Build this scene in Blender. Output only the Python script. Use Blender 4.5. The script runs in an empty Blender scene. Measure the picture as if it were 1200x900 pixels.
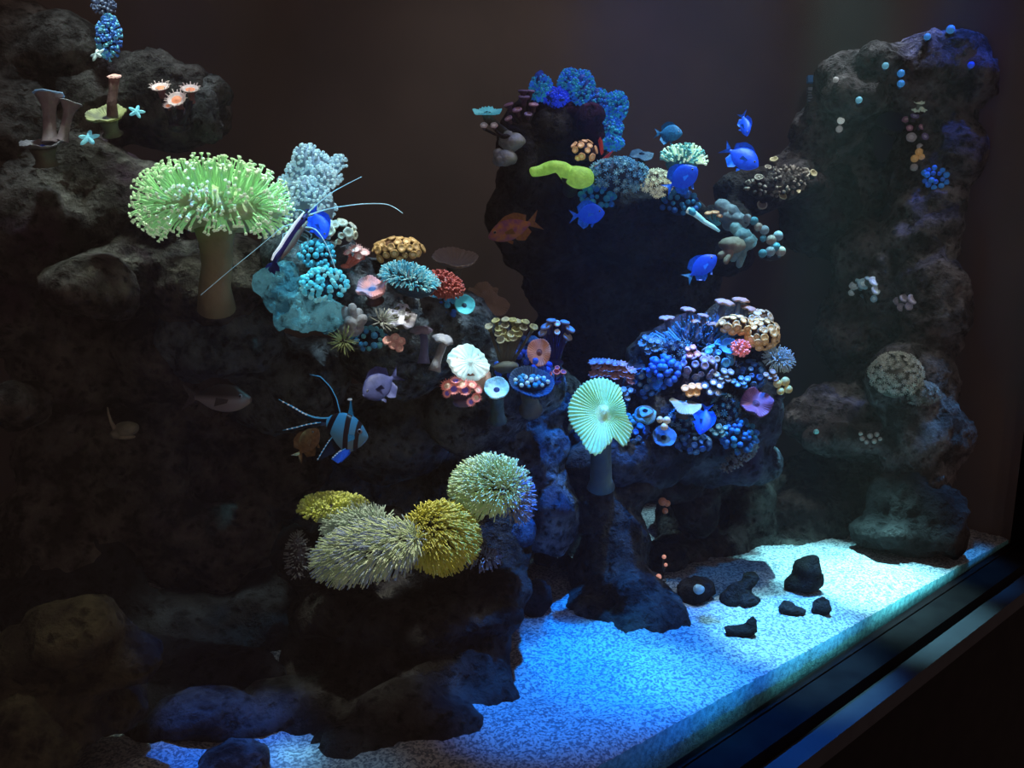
import bpy, math, random
from mathutils import Vector, Matrix, noise
from mathutils.bvhtree import BVHTree
rad = math.radians
F = 1039.0; PITCH = rad(12); H = .55
C0 = Vector((0, 0, H)); R = Vector((1, 0, 0))
FW = Vector((0, math.cos(PITCH), -math.sin(PITCH))); U = Vector((0, math.sin(PITCH), math.cos(PITCH))); T = -FW
COL = bpy.context.scene.collection
def P(px, py, z): return C0 + R*((px-600)/F*z) - U*((py-450)/F*z) + FW*z
def S(z): return z/F
def CV(r, u, t): return R*r + U*u + T*t
def onplane(px, py, z0):            # point of a sight line at height z0
    d = P(px, py, 1) - C0; k = (z0-C0.z)/d.z; return C0 + d*k
rng = random.Random(7)

# ------------------------------------------------------------------ materials
MATS = {}
def nodes(name):
    m = bpy.data.materials.new(name); m.use_nodes = True
    nt = m.node_tree; b = nt.nodes['Principled BSDF']
    return m, nt, b
def setin(b, k, v):
    if k in b.inputs: b.inputs[k].default_value = v
def c4(c): return (c[0], c[1], c[2], 1)
def mat(name, c1, c2=None, emit=0., rough=.55, scale=60, bump=.4, bscale=None, spec=.35, lo=.35, hi=.65, alpha=1., sss=0.):
    if name in MATS: return MATS[name]
    if c2 is None: c2 = tuple(x*.55 for x in c1)
    m, nt, b = nodes(name); N = nt.nodes; L = nt.links
    tc = N.new('ShaderNodeTexCoord'); nz = N.new('ShaderNodeTexNoise'); nz.inputs['Scale'].default_value = scale; nz.inputs['Detail'].default_value = 4
    L.new(tc.outputs['Object'], nz.inputs['Vector'])
    rp = N.new('ShaderNodeValToRGB'); rp.color_ramp.elements[0].position = lo; rp.color_ramp.elements[1].position = hi
    rp.color_ramp.elements[0].color = c4(c2); rp.color_ramp.elements[1].color = c4(c1)
    L.new(nz.outputs['Fac'], rp.inputs['Fac']); L.new(rp.outputs['Color'], b.inputs['Base Color'])
    if emit > 0:
        L.new(rp.outputs['Color'], b.inputs['Emission Color']); setin(b, 'Emission Strength', emit)
    setin(b, 'Roughness', rough); setin(b, 'Specular IOR Level', spec); setin(b, 'Alpha', alpha)
    if sss: setin(b, 'Subsurface Weight', sss); setin(b, 'Subsurface Scale', .01)
    if bump:
        n2 = N.new('ShaderNodeTexNoise'); n2.inputs['Scale'].default_value = bscale or scale*3; n2.inputs['Detail'].default_value = 3
        L.new(tc.outputs['Object'], n2.inputs['Vector'])
        bp = N.new('ShaderNodeBump'); bp.inputs['Strength'].default_value = bump; bp.inputs['Distance'].default_value = .004
        L.new(n2.outputs['Fac'], bp.inputs['Height']); L.new(bp.outputs['Normal'], b.inputs['Normal'])
    MATS[name] = m; return m
def rockmat(name, c_dark, c_light, c_extra, pit=70, emit=0.):
    m, nt, b = nodes(name); N = nt.nodes; L = nt.links
    tc = N.new('ShaderNodeTexCoord')
    def nzn(s, d):
        n = N.new('ShaderNodeTexNoise'); n.inputs['Scale'].default_value = s; n.inputs['Detail'].default_value = d; n.inputs['Roughness'].default_value = .65
        L.new(tc.outputs['Object'], n.inputs['Vector']); return n
    a = nzn(26, 12); e = nzn(9, 3)
    r1 = N.new('ShaderNodeValToRGB'); r1.color_ramp.elements[0].position = .42; r1.color_ramp.elements[1].position = .66
    r1.color_ramp.elements[0].color = c4(c_dark); r1.color_ramp.elements[1].color = c4(c_light); L.new(a.outputs['Fac'], r1.inputs['Fac'])
    r2 = N.new('ShaderNodeValToRGB'); r2.color_ramp.elements[0].position = .55; r2.color_ramp.elements[1].position = .7
    L.new(e.outputs['Fac'], r2.inputs['Fac'])
    mx = N.new('ShaderNodeMixRGB'); mx.inputs['Color2'].default_value = c4(c_extra)
    L.new(r2.outputs['Color'], mx.inputs['Fac']); L.new(r1.outputs['Color'], mx.inputs['Color1'])
    dn = nzn(40, 4); wp = N.new('ShaderNodeVectorMath'); wp.operation = 'SCALE'; wp.inputs['Scale'].default_value = .03; L.new(dn.outputs['Color'], wp.inputs[0])
    wa = N.new('ShaderNodeVectorMath'); L.new(tc.outputs['Object'], wa.inputs[0]); L.new(wp.outputs[0], wa.inputs[1])
    vo = N.new('ShaderNodeTexVoronoi'); vo.inputs['Scale'].default_value = pit; L.new(wa.outputs[0], vo.inputs['Vector'])
    r3 = N.new('ShaderNodeValToRGB'); r3.color_ramp.elements[0].position = .12; r3.color_ramp.elements[1].position = .45
    r3.color_ramp.elements[0].color = (.12, .12, .12, 1); L.new(vo.outputs['Distance'], r3.inputs['Fac'])
    mu = N.new('ShaderNodeMixRGB'); mu.blend_type = 'MULTIPLY'; mu.inputs['Fac'].default_value = .85
    L.new(mx.outputs['Color'], mu.inputs['Color1']); L.new(r3.outputs['Color'], mu.inputs['Color2'])
    L.new(mu.outputs['Color'], b.inputs['Base Color'])
    fine = nzn(120, 8); a2 = N.new('ShaderNodeMath'); a2.operation = 'MULTIPLY_ADD'; a2.inputs[1].default_value = 2.2; L.new(a.outputs['Fac'], a2.inputs[0]); L.new(fine.outputs['Fac'], a2.inputs[2])
    ad = N.new('ShaderNodeMath'); ad.operation = 'MULTIPLY_ADD'; ad.inputs[1].default_value = .5; L.new(r3.outputs['Color'], ad.inputs[0]); L.new(a2.outputs[0], ad.inputs[2])
    bp = N.new('ShaderNodeBump'); bp.inputs['Strength'].default_value = 1.; bp.inputs['Distance'].default_value = .012
    L.new(ad.outputs[0], bp.inputs['Height']); L.new(bp.outputs['Normal'], b.inputs['Normal'])
    setin(b, 'Roughness', .85); setin(b, 'Specular IOR Level', .15)
    if emit: L.new(mu.outputs['Color'], b.inputs['Emission Color']); setin(b, 'Emission Strength', emit)
    return m

# ------------------------------------------------------------------ mesh building
class MB:
    def __init__(s): s.v = []; s.f = []; s.m = []
    def face(s, idx, mi): s.f.append(idx); s.m.append(mi)
    def tube(s, pts, rads, n=8, mi=0, cap=True, flat=1.):
        pts = [Vector(p) for p in pts]; rings = []
        up = None
        for i, p in enumerate(pts):
            a = pts[max(i-1, 0)]; b = pts[min(i+1, len(pts)-1)]; d = (b-a)
            d = d.normalized() if d.length > 1e-9 else Vector((0, 0, 1))
            if up is None:
                up = d.orthogonal().normalized()
            up = (up - d*up.dot(d)); up = up.normalized() if up.length > 1e-6 else d.orthogonal().normalized()
            sd = d.cross(up); base = len(s.v); r = rads[i] if hasattr(rads, '__len__') else rads
            for k in range(n):
                t = 2*math.pi*k/n; s.v.append(p + up*(math.cos(t)*r) + sd*(math.sin(t)*r*flat))
            rings.append(base)
        for a, b in zip(rings, rings[1:]):
            for k in range(n): s.face((a+k, a+(k+1) % n, b+(k+1) % n, b+k), mi)
        if cap:
            s.face(tuple(reversed(range(rings[0], rings[0]+n))), mi); s.face(tuple(range(rings[-1], rings[-1]+n)), mi)
    def rev(s, prof, n, M, fn=None, mis=None):     # surface of revolution, prof = (r, z) pairs
        rings = []
        for i, (r, z) in enumerate(prof):
            base = len(s.v)
            if r < 1e-6:
                q = fn(0, r, z, i) if fn else (0, 0, z)
                s.v.append(M @ Vector(q)); rings.append((base, 1))
            else:
                for k in range(n):
                    t = 2*math.pi*k/n
                    q = fn(t, r, z, i) if fn else (r*math.cos(t), r*math.sin(t), z)
                    s.v.append(M @ Vector(q))
                rings.append((base, n))
        for i in range(len(prof)-1):
            (a, na), (b, nb) = rings[i], rings[i+1]; mi = mis[i] if mis else 0
            for k in range(n):
                k2 = (k+1) % n
                if na == 1 and nb == 1: continue
                if na == 1: s.face((a, b+k, b+k2), mi)
                elif nb == 1: s.face((a+k, b, a+k2), mi)
                else: s.face((a+k, b+k, b+k2, a+k2), mi)
    def ball(s, c, ax, ay, az, n=12, m=8, mi=0, amp=0., fr=40., seed=0):   # ellipsoid with half axes as vectors
        rows = []
        sh = Vector((seed*3.1, seed*1.7, seed*.9))
        for i in range(m+1):
            ph = math.pi*i/m; row = []
            for k in range(1 if i in (0, m) else n):
                t = 2*math.pi*k/n
                d = ax*(math.sin(ph)*math.cos(t)) + ay*(math.sin(ph)*math.sin(t)) + az*math.cos(ph)
                if amp: d = d*(1+amp*noise.fractal((Vector(c)+d)*fr+sh, 1., 2., 4))
                row.append(len(s.v)); s.v.append(Vector(c)+d)
            rows.append(row)
        for i in range(m):
            a, b = rows[i], rows[i+1]
            for k in range(n):
                k2 = (k+1) % n
                if len(a) == 1: s.face((a[0], b[k], b[k2]), mi)
                elif len(b) == 1: s.face((a[k], b[0], a[k2]), mi)
                else: s.face((a[k], b[k], b[k2], a[k2]), mi)
    def sheet(s, A, B, th, nrm, mi=0):           # thin fin between two chains of points
        n = len(A); b = len(s.v)
        for o in (th, -th):
            for p, q in zip(A, B):
                s.v.append(Vector(p)+nrm*o); s.v.append(Vector(q)+nrm*o*.3)
        def ix(side, i, j): return b+side*2*n+i*2+j
        for i in range(n-1):
            s.face((ix(0, i, 0), ix(0, i, 1), ix(0, i+1, 1), ix(0, i+1, 0)), mi)
            s.face((ix(1, i, 0), ix(1, i+1, 0), ix(1, i+1, 1), ix(1, i, 1)), mi)
            for j in (0, 1): s.face((ix(0, i, j), ix(0, i+1, j), ix(1, i+1, j), ix(1, i, j)), mi)
        for i in (0, n-1): s.face((ix(0, i, 0), ix(0, i, 1), ix(1, i, 1), ix(1, i, 0)), mi)
    def box(s, o, a, b, c, mi=0):                # corner and three edge vectors
        k = len(s.v)
        for i in range(8): s.v.append(o + a*(i & 1) + b*((i >> 1) & 1) + c*((i >> 2) & 1))
        for q in ((0, 2, 3, 1), (4, 5, 7, 6), (0, 1, 5, 4), (2, 6, 7, 3), (0, 4, 6, 2), (1, 3, 7, 5)): s.face(tuple(k+x for x in q), mi)
    def mesh(s, name, mats, smooth=True):
        me = bpy.data.meshes.new(name); me.from_pydata([tuple(v) for v in s.v], [], s.f)
        for m in (mats if isinstance(mats, (list, tuple)) else [mats]): me.materials.append(m)
        me.polygons.foreach_set('material_index', s.m)
        if smooth: me.polygons.foreach_set('use_smooth', [True]*len(s.f))
        me.update(); return me
    def build(s, name, mats, parent=None, smooth=True, local=False, kind=None):
        if parent is not None and not local:
            o = parent.location; s.v = [Vector(v)-o for v in s.v]
        ob = bpy.data.objects.new(name, s.mesh(name, mats, smooth)); COL.objects.link(ob)
        if parent is not None: ob.parent = parent
        if kind: ob['kind'] = kind
        return ob
def tag(o, label, cat, group=None, kind=None):
    if label: o['label'] = label
    if cat: o['category'] = cat
    if group: o['group'] = group
    if kind: o['kind'] = kind
    return o
def root(name, label, cat, loc, group=None, M=None):
    o = bpy.data.objects.new(name, None); COL.objects.link(o)
    if M is not None: o.matrix_world = M
    else: o.location = loc
    o.empty_display_size = .02
    return tag(o, label, cat, group)
def orient(n, roll=0.):
    q = Vector((0, 0, 1)).rotation_difference(Vector(n).normalized()).to_matrix()
    return q @ Matrix.Rotation(roll, 3, 'Z')
def trs(loc, M3, s=1.): return Matrix.Translation(loc) @ (M3 @ Matrix.Scale(s, 3)).to_4x4()
def put(me, name, parent, loc, n, s, roll=0.):
    ob = bpy.data.objects.new(name, me); COL.objects.link(ob); ob.parent = parent
    ob.matrix_local = trs(Vector(loc)-parent.location, orient(n, roll), s); return ob

def rock(name, label, cat, blobs, m, vox=.009, amp=.016, seed=0, kind=None, group=None, fr=9., pit=26.):
    import bmesh
    bm = bmesh.new()
    for (px, py, z, rx, ry, rz) in blobs:
        k = S(z); c = P(px, py, z)
        Mx = Matrix((R*rx*k, U*ry*k, T*rz*k)).transposed().to_4x4(); Mx.translation = c
        bmesh.ops.create_icosphere(bm, subdivisions=3, radius=1, matrix=Mx)
    me = bpy.data.meshes.new(name); bm.to_mesh(me); bm.free()
    ob = bpy.data.objects.new(name, me); COL.objects.link(ob)
    md = ob.modifiers.new('r', 'REMESH'); md.mode = 'VOXEL'; md.voxel_size = vox
    dg = bpy.context.evaluated_depsgraph_get(); me2 = bpy.data.meshes.new_from_object(ob.evaluated_get(dg))
    ob.modifiers.clear(); ob.data = me2; bpy.data.meshes.remove(me); me2.name = name
    sh = Vector((seed*1.37, seed*2.11, seed*.73)); out = []
    for v in me2.vertices:
        p = v.co; n = v.normal
        d = noise.fractal(p*fr+sh, 1., 2.1, 6)*1.25+.55*(.45-abs(noise.fractal(p*fr*2.3-sh, .9, 2.2, 4)))
        q = p + Vector((noise.noise(p*14+sh), noise.noise(p*14-sh), noise.noise(p*13)))*.045
        vd = noise.voronoi(q*pit)[0]; mk = min(1, max(0, .5+1.6*noise.noise(p*7+sh)))
        d += -.8*mk*max(0., .4-vd[0])/.4 + .2*min(.5, vd[1]-vd[0])
        out.append(p + n*(amp*d))
    for v, q in zip(me2.vertices, out):
        s = (q-G0).dot(GU)-(SR-.006); t = .004-(q-G0).dot(GN)
        if s > 0: q = q-GU*s
        if t > 0: q = q+GN*t
        v.co = (q.x, q.y, max(q.z, .003))
    me2.polygons.foreach_set('use_smooth', [True]*len(me2.polygons)); me2.update()
    me2.materials.clear(); me2.materials.append(m)
    return tag(ob, label, cat, group, kind)

BV = {}
def hit(ob, px, py, z):            # depth at which a sight line meets a rock, else z
    if ob.name not in BV: BV[ob.name] = BVHTree.FromPolygons([v.co for v in ob.data.vertices], [p.vertices for p in ob.data.polygons])
    d = (P(px, py, 1)-C0).normalized(); q = BV[ob.name].ray_cast(C0, d)[0]
    return (q-C0).dot(FW) if q is not None and abs((q-C0).dot(FW)-z) < .25 else z
# ------------------------------------------------------------------ polyp meshes (unit radius, facing +Z)
PM = {}
def polyp_mesh(style, c_rim, c_mid, c_stalk, emit=.06):
    key = (style, c_rim, c_mid, c_stalk, emit)
    if key in PM: return PM[key]
    tagn = '_%d' % len(PM)
    mr = mat('rim'+tagn, c_rim, tuple(x*.75 for x in c_rim), emit, scale=3, bump=0)
    mm = mat('mid'+tagn, c_mid, tuple(x*.75 for x in c_mid), emit, scale=3, bump=0)
    ms = mat('stem'+tagn, c_stalk, None, emit*.4, scale=3, bump=0)
    b = MB(); I = Matrix.Identity(4)
    if style == 'zoa':                       # flat disc, mouth, fringe of short tentacles
        b.rev([(0, .10), (.14, .16), (.24, .06), (.55, .02), (.82, .14), (.95, .2), (1., .12), (.8, -.1), (.42, -.35), (.34, -1.3), (.4, -1.6)], 20, I,
              mis=[1, 1, 1, 0, 0, 0, 2, 2, 2, 2])
        for k in range(16):
            t = 2*math.pi*k/16; d = Vector((math.cos(t), math.sin(t), 0)); o = .12 if k % 2 else .3
            b.tube([d*.92+Vector((0, 0, .14)), d*1.1+Vector((0, 0, .16+o)), d*1.24+Vector((0, 0, .12+o))], [.07, .055, .03], 5, 0)
    elif style == 'cup':                      # round button with a dimple
        b.rev([(0, .1), (.2, .02), (.45, .12), (.75, .3), (.95, .22), (1., 0), (.85, -.25), (.5, -.5), (.4, -1.4)], 18, I, mis=[1, 1, 0, 0, 0, 2, 2, 2],
              fn=lambda t, r, z, i: (r*(1+.04*math.sin(5*t))*math.cos(t), r*(1+.04*math.sin(5*t))*math.sin(t), z))
    elif style == 'bubble':
        b.rev([(0, 1.6), (.4, 1.53), (.75, 1.25), (.95, .85), (1., .5), (.85, .05), (.5, -.3), (.4, -.8)], 14, I, mis=[0, 0, 0, 0, 0, 2, 2])
    elif style == 'ring':                     # thin annulus with a bright lip
        b.rev([(0, -.1), (.3, -.06), (.6, .02), (.78, .22), (.92, .26), (1.02, .1), (.9, -.15), (.5, -.5), (.4, -1.5)], 24, I, mis=[1, 1, 1, 0, 0, 2, 2, 2],
              fn=lambda t, r, z, i: (r*math.cos(t), r*math.sin(t), z+(.05*math.sin(4*t) if r > .7 else 0)))
    elif style == 'star':                     # flower head of eight blunt tentacles on a stem
        b.rev([(0, .12), (.2, .14), (.32, .02), (.28, -.2), (.2, -1.6), (.24, -2.)], 10, I, mis=[1, 1, 2, 2, 2])
        for k in range(8):
            t = 2*math.pi*k/8; d = Vector((math.cos(t), math.sin(t), 0))
            b.tube([d*.22, d*.62+Vector((0, 0, .16)), d*.98+Vector((0, 0, .3)), d*1.08+Vector((0, 0, .3))], [.13, .15, .17, .08], 6, 0)
    elif style == 'flower':                   # broad lobed petals
        b.rev([(0, .2), (.2, .14), (.34, .05), (.7, .1), (1., .28), (1.05, .18), (.7, -.1), (.4, -.4), (.3, -1.3)], 32, I, mis=[1, 1, 0, 0, 0, 2, 2, 2],
              fn=lambda t, r, z, i: (r*(1+.16*r*math.cos(8*t))*math.cos(t), r*(1+.16*r*math.cos(8*t))*math.sin(t), z+.08*r*math.cos(8*t)))
    me = b.mesh(style+'_polyp', [mr, mm, ms]); PM[key] = me; return me

def dome(c, ax, ay, az, n, face, lim, seed=0, jit=.12):   # points with normals over the part of an ellipsoid that faces a direction
    rg = random.Random(seed); face = face.normalized(); frac = (1-math.cos(lim))/2; N = max(n+1, int(n/frac)); out = []
    ex, ey, ez = ax.normalized(), ay.normalized(), az.normalized(); la, lb, lc = ax.length, ay.length, az.length
    for i in range(N):
        zz = 1-2*(i+.5)/N; t = i*2.399963+seed; r = math.sqrt(1-zz*zz)
        d = Vector((r*math.cos(t), r*math.sin(t), zz)); d = (d+Vector((rg.uniform(-1, 1), rg.uniform(-1, 1), rg.uniform(-1, 1)))*jit).normalized()
        w = ex*d.x+ey*d.y+ez*d.z
        if w.dot(face) < math.cos(lim): continue
        nn = (ex*(d.x/la)+ey*(d.y/lb)+ez*(d.z/lc)).normalized()
        out.append((c+ax*d.x+ay*d.y+az*d.z, nn, w.dot(face)))
    return out

def colony(name, label, cat, px, py, z, rx, ry, rz, n, r, style, cols, base, face=(0, .6, .8), lim=80, seed=0, emit=.06, jit=.12, part='polyp', rv=.25, group=None, lift=.5, amp=.2, roll=0):
    k = S(z); c = P(px, py, z); o = root(name, label, cat, P(px, py+ry*.9, z), group)
    ca, sa = math.cos(rad(roll)), math.sin(rad(roll))
    ax, ay, az = CV(ca, sa, 0)*rx*k, CV(-sa, ca, 0)*ry*k, T*rz*k
    b = MB(); b.ball(c, ax*.93, az*.93, ay*.93, 20, 14, 0, amp, 1.6/(max(rx, ry)*k), seed); b.build('base', base, o)
    rg = random.Random(seed+50)
    cols = cols if isinstance(cols, list) else [cols]
    for (p, nn, w) in dome(c, ax, ay, az, n, CV(*face), rad(lim), seed, jit):
        me = polyp_mesh(style, *rg.choice(cols), emit)
        nn = (nn+CV(rg.uniform(-.25, .25), rg.uniform(-.25, .25), .15)).normalized()
        s = r*k*rg.uniform(1-rv, 1+rv); put(me, part, o, p+nn*(s*lift), nn, s, rg.uniform(0, 6))
    return o
def bunch(name, label, cat, z, spots, style, cols, base=None, foot=None, emit=.06, part='polyp', stem=True, group=None, on=None):
    """polyps at given spots (px, py, r, (facing)) rising from one foot"""
    if on: zs = [hit(on, s[0], s[1], z) for s in spots]; z = sorted(zs)[len(zs)//2]
    k = S(z); fx, fy = foot if foot else (sum(s[0] for s in spots)/len(spots), max(s[1] for s in spots)+8)
    o = root(name, label, cat, P(fx, fy, z+.01), group)
    base = base or M_DARK
    b = MB(); w = max(6, (max(s[0] for s in spots)-min(s[0] for s in spots))*.3)
    b.ball(P(fx, fy, z+.012), R*w*k, T*w*.8*k, U*w*.45*k, 16, 10, 0, .3, 40, len(spots))
    if stem:
        for s in spots:
            a = P(fx+(s[0]-fx)*.15, fy, z+.012); e = P(s[0], s[1], z)-CV(*(s[3] if len(s) > 3 else (0, .6, .8)))*s[2]*k*1.2
            mid = (a+e)/2+CV(0, -.1, -.2)*s[2]*k
            b.tube([a, mid, e], [s[2]*.5*k, s[2]*.34*k, s[2]*.36*k], 8)
    b.build('base', base, o)
    cols = cols if isinstance(cols, list) else [cols]
    for i, s in enumerate(spots):
        f = CV(*(s[3] if len(s) > 3 else (0, .6, .8))).normalized()
        put(polyp_mesh(style, *cols[i % len(cols)], emit), part, o, P(s[0], s[1], zs[i]-s[2]*k*.5 if on else z), f, s[2]*k, i)
    return o

def cap_mesh(b, M, ruf, ridge, cup, th, n=96, shape=None, roll=0., curl=0.):
    n = max(n, int(ridge[0]*6))
    prof = [(0, .06), (.06, .1), (.12, .03)] + [(r, cup*r*r) for r in (.25, .4, .55, .7, .82, .92, .98)] + [(1.0, cup-.3*th), (.97, cup*.94-th), (.8, cup*.64-th), (.5, cup*.25-th*1.2), (.25, -th*1.4), (0, -th*1.5)]
    def fn(t, r, z, i):
        sc = shape(t) if shape else 1.
        q = ridge[1]*math.cos(ridge[0]*t+1.3*math.sin(3*t))*min(1, r*1.6) if i < 10 else 0
        zz = z + ruf[1]*r*r*math.cos(ruf[0]*t+roll) + .35*ruf[1]*r**3*math.cos((2*ruf[0]+1)*t+1) + q - curl*max(0, r-.75)*4*.25
        rr = r*sc*(1+.02*math.cos(ridge[0]*t)) if r > .9 else r*sc
        return (rr*math.cos(t), rr*math.sin(t), zz)
    b.rev(prof, n, M, fn, mis=[1, 1, 1]+[0]*7+[0]+[0]*4)
def mush(name, label, cat, px, py, z, r, face, mats, stalk=None, sr=.3, ruf=(3, .12), ridge=(40, .015), cup=.1, th=.08, shape=None, roll=0., curl=0., group=None, smat=None, ry=1.):
    """disc or ear shaped mushroom coral: cap with a mouth, and a stalk to a foot (px, py, z)"""
    k = S(z); c = P(px, py, z); f = CV(*face).normalized()
    ft = P(*stalk) if stalk else c-f*r*k*.9
    o = root(name, label, cat, ft, group)
    xa = (R-f*R.dot(f)).normalized(); ya = f.cross(xa)
    M3 = Matrix((xa*r*k, ya*r*k*ry, f*r*k)).transposed(); M4 = M3.to_4x4(); M4.translation = c
    b = MB(); cap_mesh(b, M4, ruf, ridge, cup, th, shape=shape, roll=roll, curl=curl); b.build('cap', mats, o)
    s = MB(); a = c-f*r*k*th*.5; q = a-f*r*k*.35
    s.tube([a, q, (q*.55+ft*.45), ft*.9+q*.1, ft], [sr*r*k*1.3, sr*r*k, sr*r*k*.92, sr*r*k*1.05, sr*r*k*1.35], 18)
    s.build('stalk', smat or M_STALK, o)
    return o
_mush = mush
def mush(name, label, *a, **k):
    return _mush(name, label, *(a if isinstance(a[0], str) else ('coral',)+a), **k)
def leather(name, label, px, py, z, r, h, lean=0., mats=None, capr=.45, group=None, seed=0, smat=None):
    """mushroom on an upright stalk: domed cap over a column"""
    k = S(z); top = P(px, py, z); ft = P(px+lean, py+h, z); o = root(name, label, 'coral', ft, group)
    up = (top-ft).normalized(); f = (up+T*.25+R*.1*math.sin(seed)).normalized()
    xa = (R-f*R.dot(f)).normalized(); ya = f.cross(xa)
    M4 = Matrix((xa*r*k, ya*r*k, f*r*k)).transposed().to_4x4(); M4.translation = top
    b = MB()
    def fn(t, rr, zz, i):
        w = 1+.07*math.cos(7*t+seed)+.05*math.cos(3*t+seed*2); return (rr*w*math.cos(t), rr*w*math.sin(t), zz+.08*rr*math.cos(5*t+seed))
    b.rev([(0, capr), (.3, capr*.97), (.6, capr*.8), (.85, capr*.45), (1, .05), (.97, -.1), (.7, -.14), (.4, -.2), (0, -.2)], 40, M4, fn)
    b.build('cap', mats, o)
    s = MB(); pts = [top.lerp(ft, t)+R*(k*2*math.sin(t*3+seed)) for t in (0, .25, .5, .75, 1)]
    s.tube(pts, [r*.4*k, r*.36*k, r*.36*k, r*.42*k, r*.6*k], 16); s.build('stalk', smat or mats, o)
    return o

def tuft(name, label, cat, px, py, z, rx, ry, rz, n, ln, tr, mats, base, face=(0, .6, .8), lim=95, flow=(0, 0, 0), droop=0., seed=0, tip=1., jit=.3, group=None, segs=4, wig=.25, part='tentacle_crown', roll=0, amp=.15):
    """rounded mound covered by a shag of fine tentacles"""
    k = S(z); c = P(px, py, z); o = root(name, label, cat, P(px, py+ry*.9, z), group)
    ca, sa = math.cos(rad(roll)), math.sin(rad(roll))
    ax, ay, az = CV(ca, sa, 0)*rx*k, CV(-sa, ca, 0)*ry*k, T*rz*k
    b = MB(); b.ball(c, ax*.95, az*.95, ay*.95, 24, 16, 0, amp, 1.6/(max(rx, ry)*k), seed); b.build('base', base, o)
    t = MB(); rg = random.Random(seed+9); fl = CV(*flow)
    nm = len(mats) if isinstance(mats, (list, tuple)) else 1
    for (p, nn, w) in dome(c, ax, ay, az, n, CV(*face), rad(lim), seed, jit):
        L = ln*k*rg.uniform(.65, 1.2); d = (nn+fl+CV(rg.uniform(-1, 1), rg.uniform(-1, 1), rg.uniform(-1, 1))*wig).normalized()
        pts = [p-nn*2*k]; q = p.copy()
        for i in range(segs):
            q = q+d*(L/segs); pts.append(q.copy()); d = (d+Vector((0, 0, -1))*droop+CV(rg.uniform(-1, 1), rg.uniform(-1, 1), rg.uniform(-1, 1))*wig*.5).normalized()
        rr = [tr*k*(1-.12*i) for i in range(segs+1)]; rr[-1] = tr*k*tip; 
        if tip > 1.3: rr[-2] *= .9
        t.tube(pts, rr, 5, rg.randrange(nm))
    t.build(part, mats, o, kind='stuff')
    return o

# ------------------------------------------------------------------ fish
def fishframe(px, py, z, length, head, up=(0, 1, 0)):
    x = CV(*head).normalized(); zz = CV(*up); zz = (zz-x*zz.dot(x)).normalized(); y = zz.cross(x); s = length*S(z)
    M4 = Matrix((x*s, y*s, zz*s)).transposed().to_4x4(); M4.translation = P(px, py, z); return M4
def body_mesh(st, n=18):                         # stations (x, centre z, half height, half width)
    b = MB(); rows = []
    for (x, cz, h, w) in st:
        row = []
        for k in range(n):
            t = 2*math.pi*k/n; row.append(len(b.v)); b.v.append(Vector((x, w*math.cos(t)*(1-.15*abs(math.sin(t))), cz+h*math.sin(t))))
        rows.append(row)
    for a, c in zip(rows, rows[1:]):
        for k in range(n): b.face((a[k], c[k], c[(k+1) % n], a[(k+1) % n]), 0)
    b.face(tuple(reversed(rows[0])), 0); b.face(tuple(rows[-1]), 0); return b
def smooth_st(ctrl, n=20):
    out = []
    for i in range(n+1):
        t = i/n*(len(ctrl)-1); a = min(int(t), len(ctrl)-2); f = t-a
        g = lambda j: ctrl[max(0, min(len(ctrl)-1, j))]
        out.append(tuple(.5*((2*g(a)[q])+(-g(a-1)[q]+g(a+1)[q])*f+(2*g(a-1)[q]-5*g(a)[q]+4*g(a+1)[q]-g(a+2)[q])*f*f+(-g(a-1)[q]+3*g(a)[q]-3*g(a+1)[q]+g(a+2)[q])*f**3) for q in range(4)))
    return out
def fin(o, name, A, B, m, th=.006, nrm=Vector((0, 1, 0)), off=Vector((0, 0, 0)), n=9):
    def res(ch):
        ch = [Vector(c) for c in ch]; out = []
        for i in range(n):
            t = i/(n-1)*(len(ch)-1); a = min(int(t), len(ch)-2); out.append(ch[a].lerp(ch[a+1], t-a)+off)
        return out
    b = MB(); b.sheet(res(A), res(B), th, nrm); return b.build(name, m, o, local=True)
def eyes(o, x, z, w, r):
    for sgn in (1, -1):
        b = MB(); M4 = trs(Vector((x, sgn*w, z)), orient((0, sgn, 0)))
        b.rev([(0, r*.5), (r*.45, r*.45), (r*.55, r*.4), (r, 0), (r*.8, -r*.4), (0, -r*.6)], 14, M4, mis=[1, 1, 0, 0, 0]); b.build('eye', [M_IRIS, M_PUPIL], o, local=True)
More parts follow.
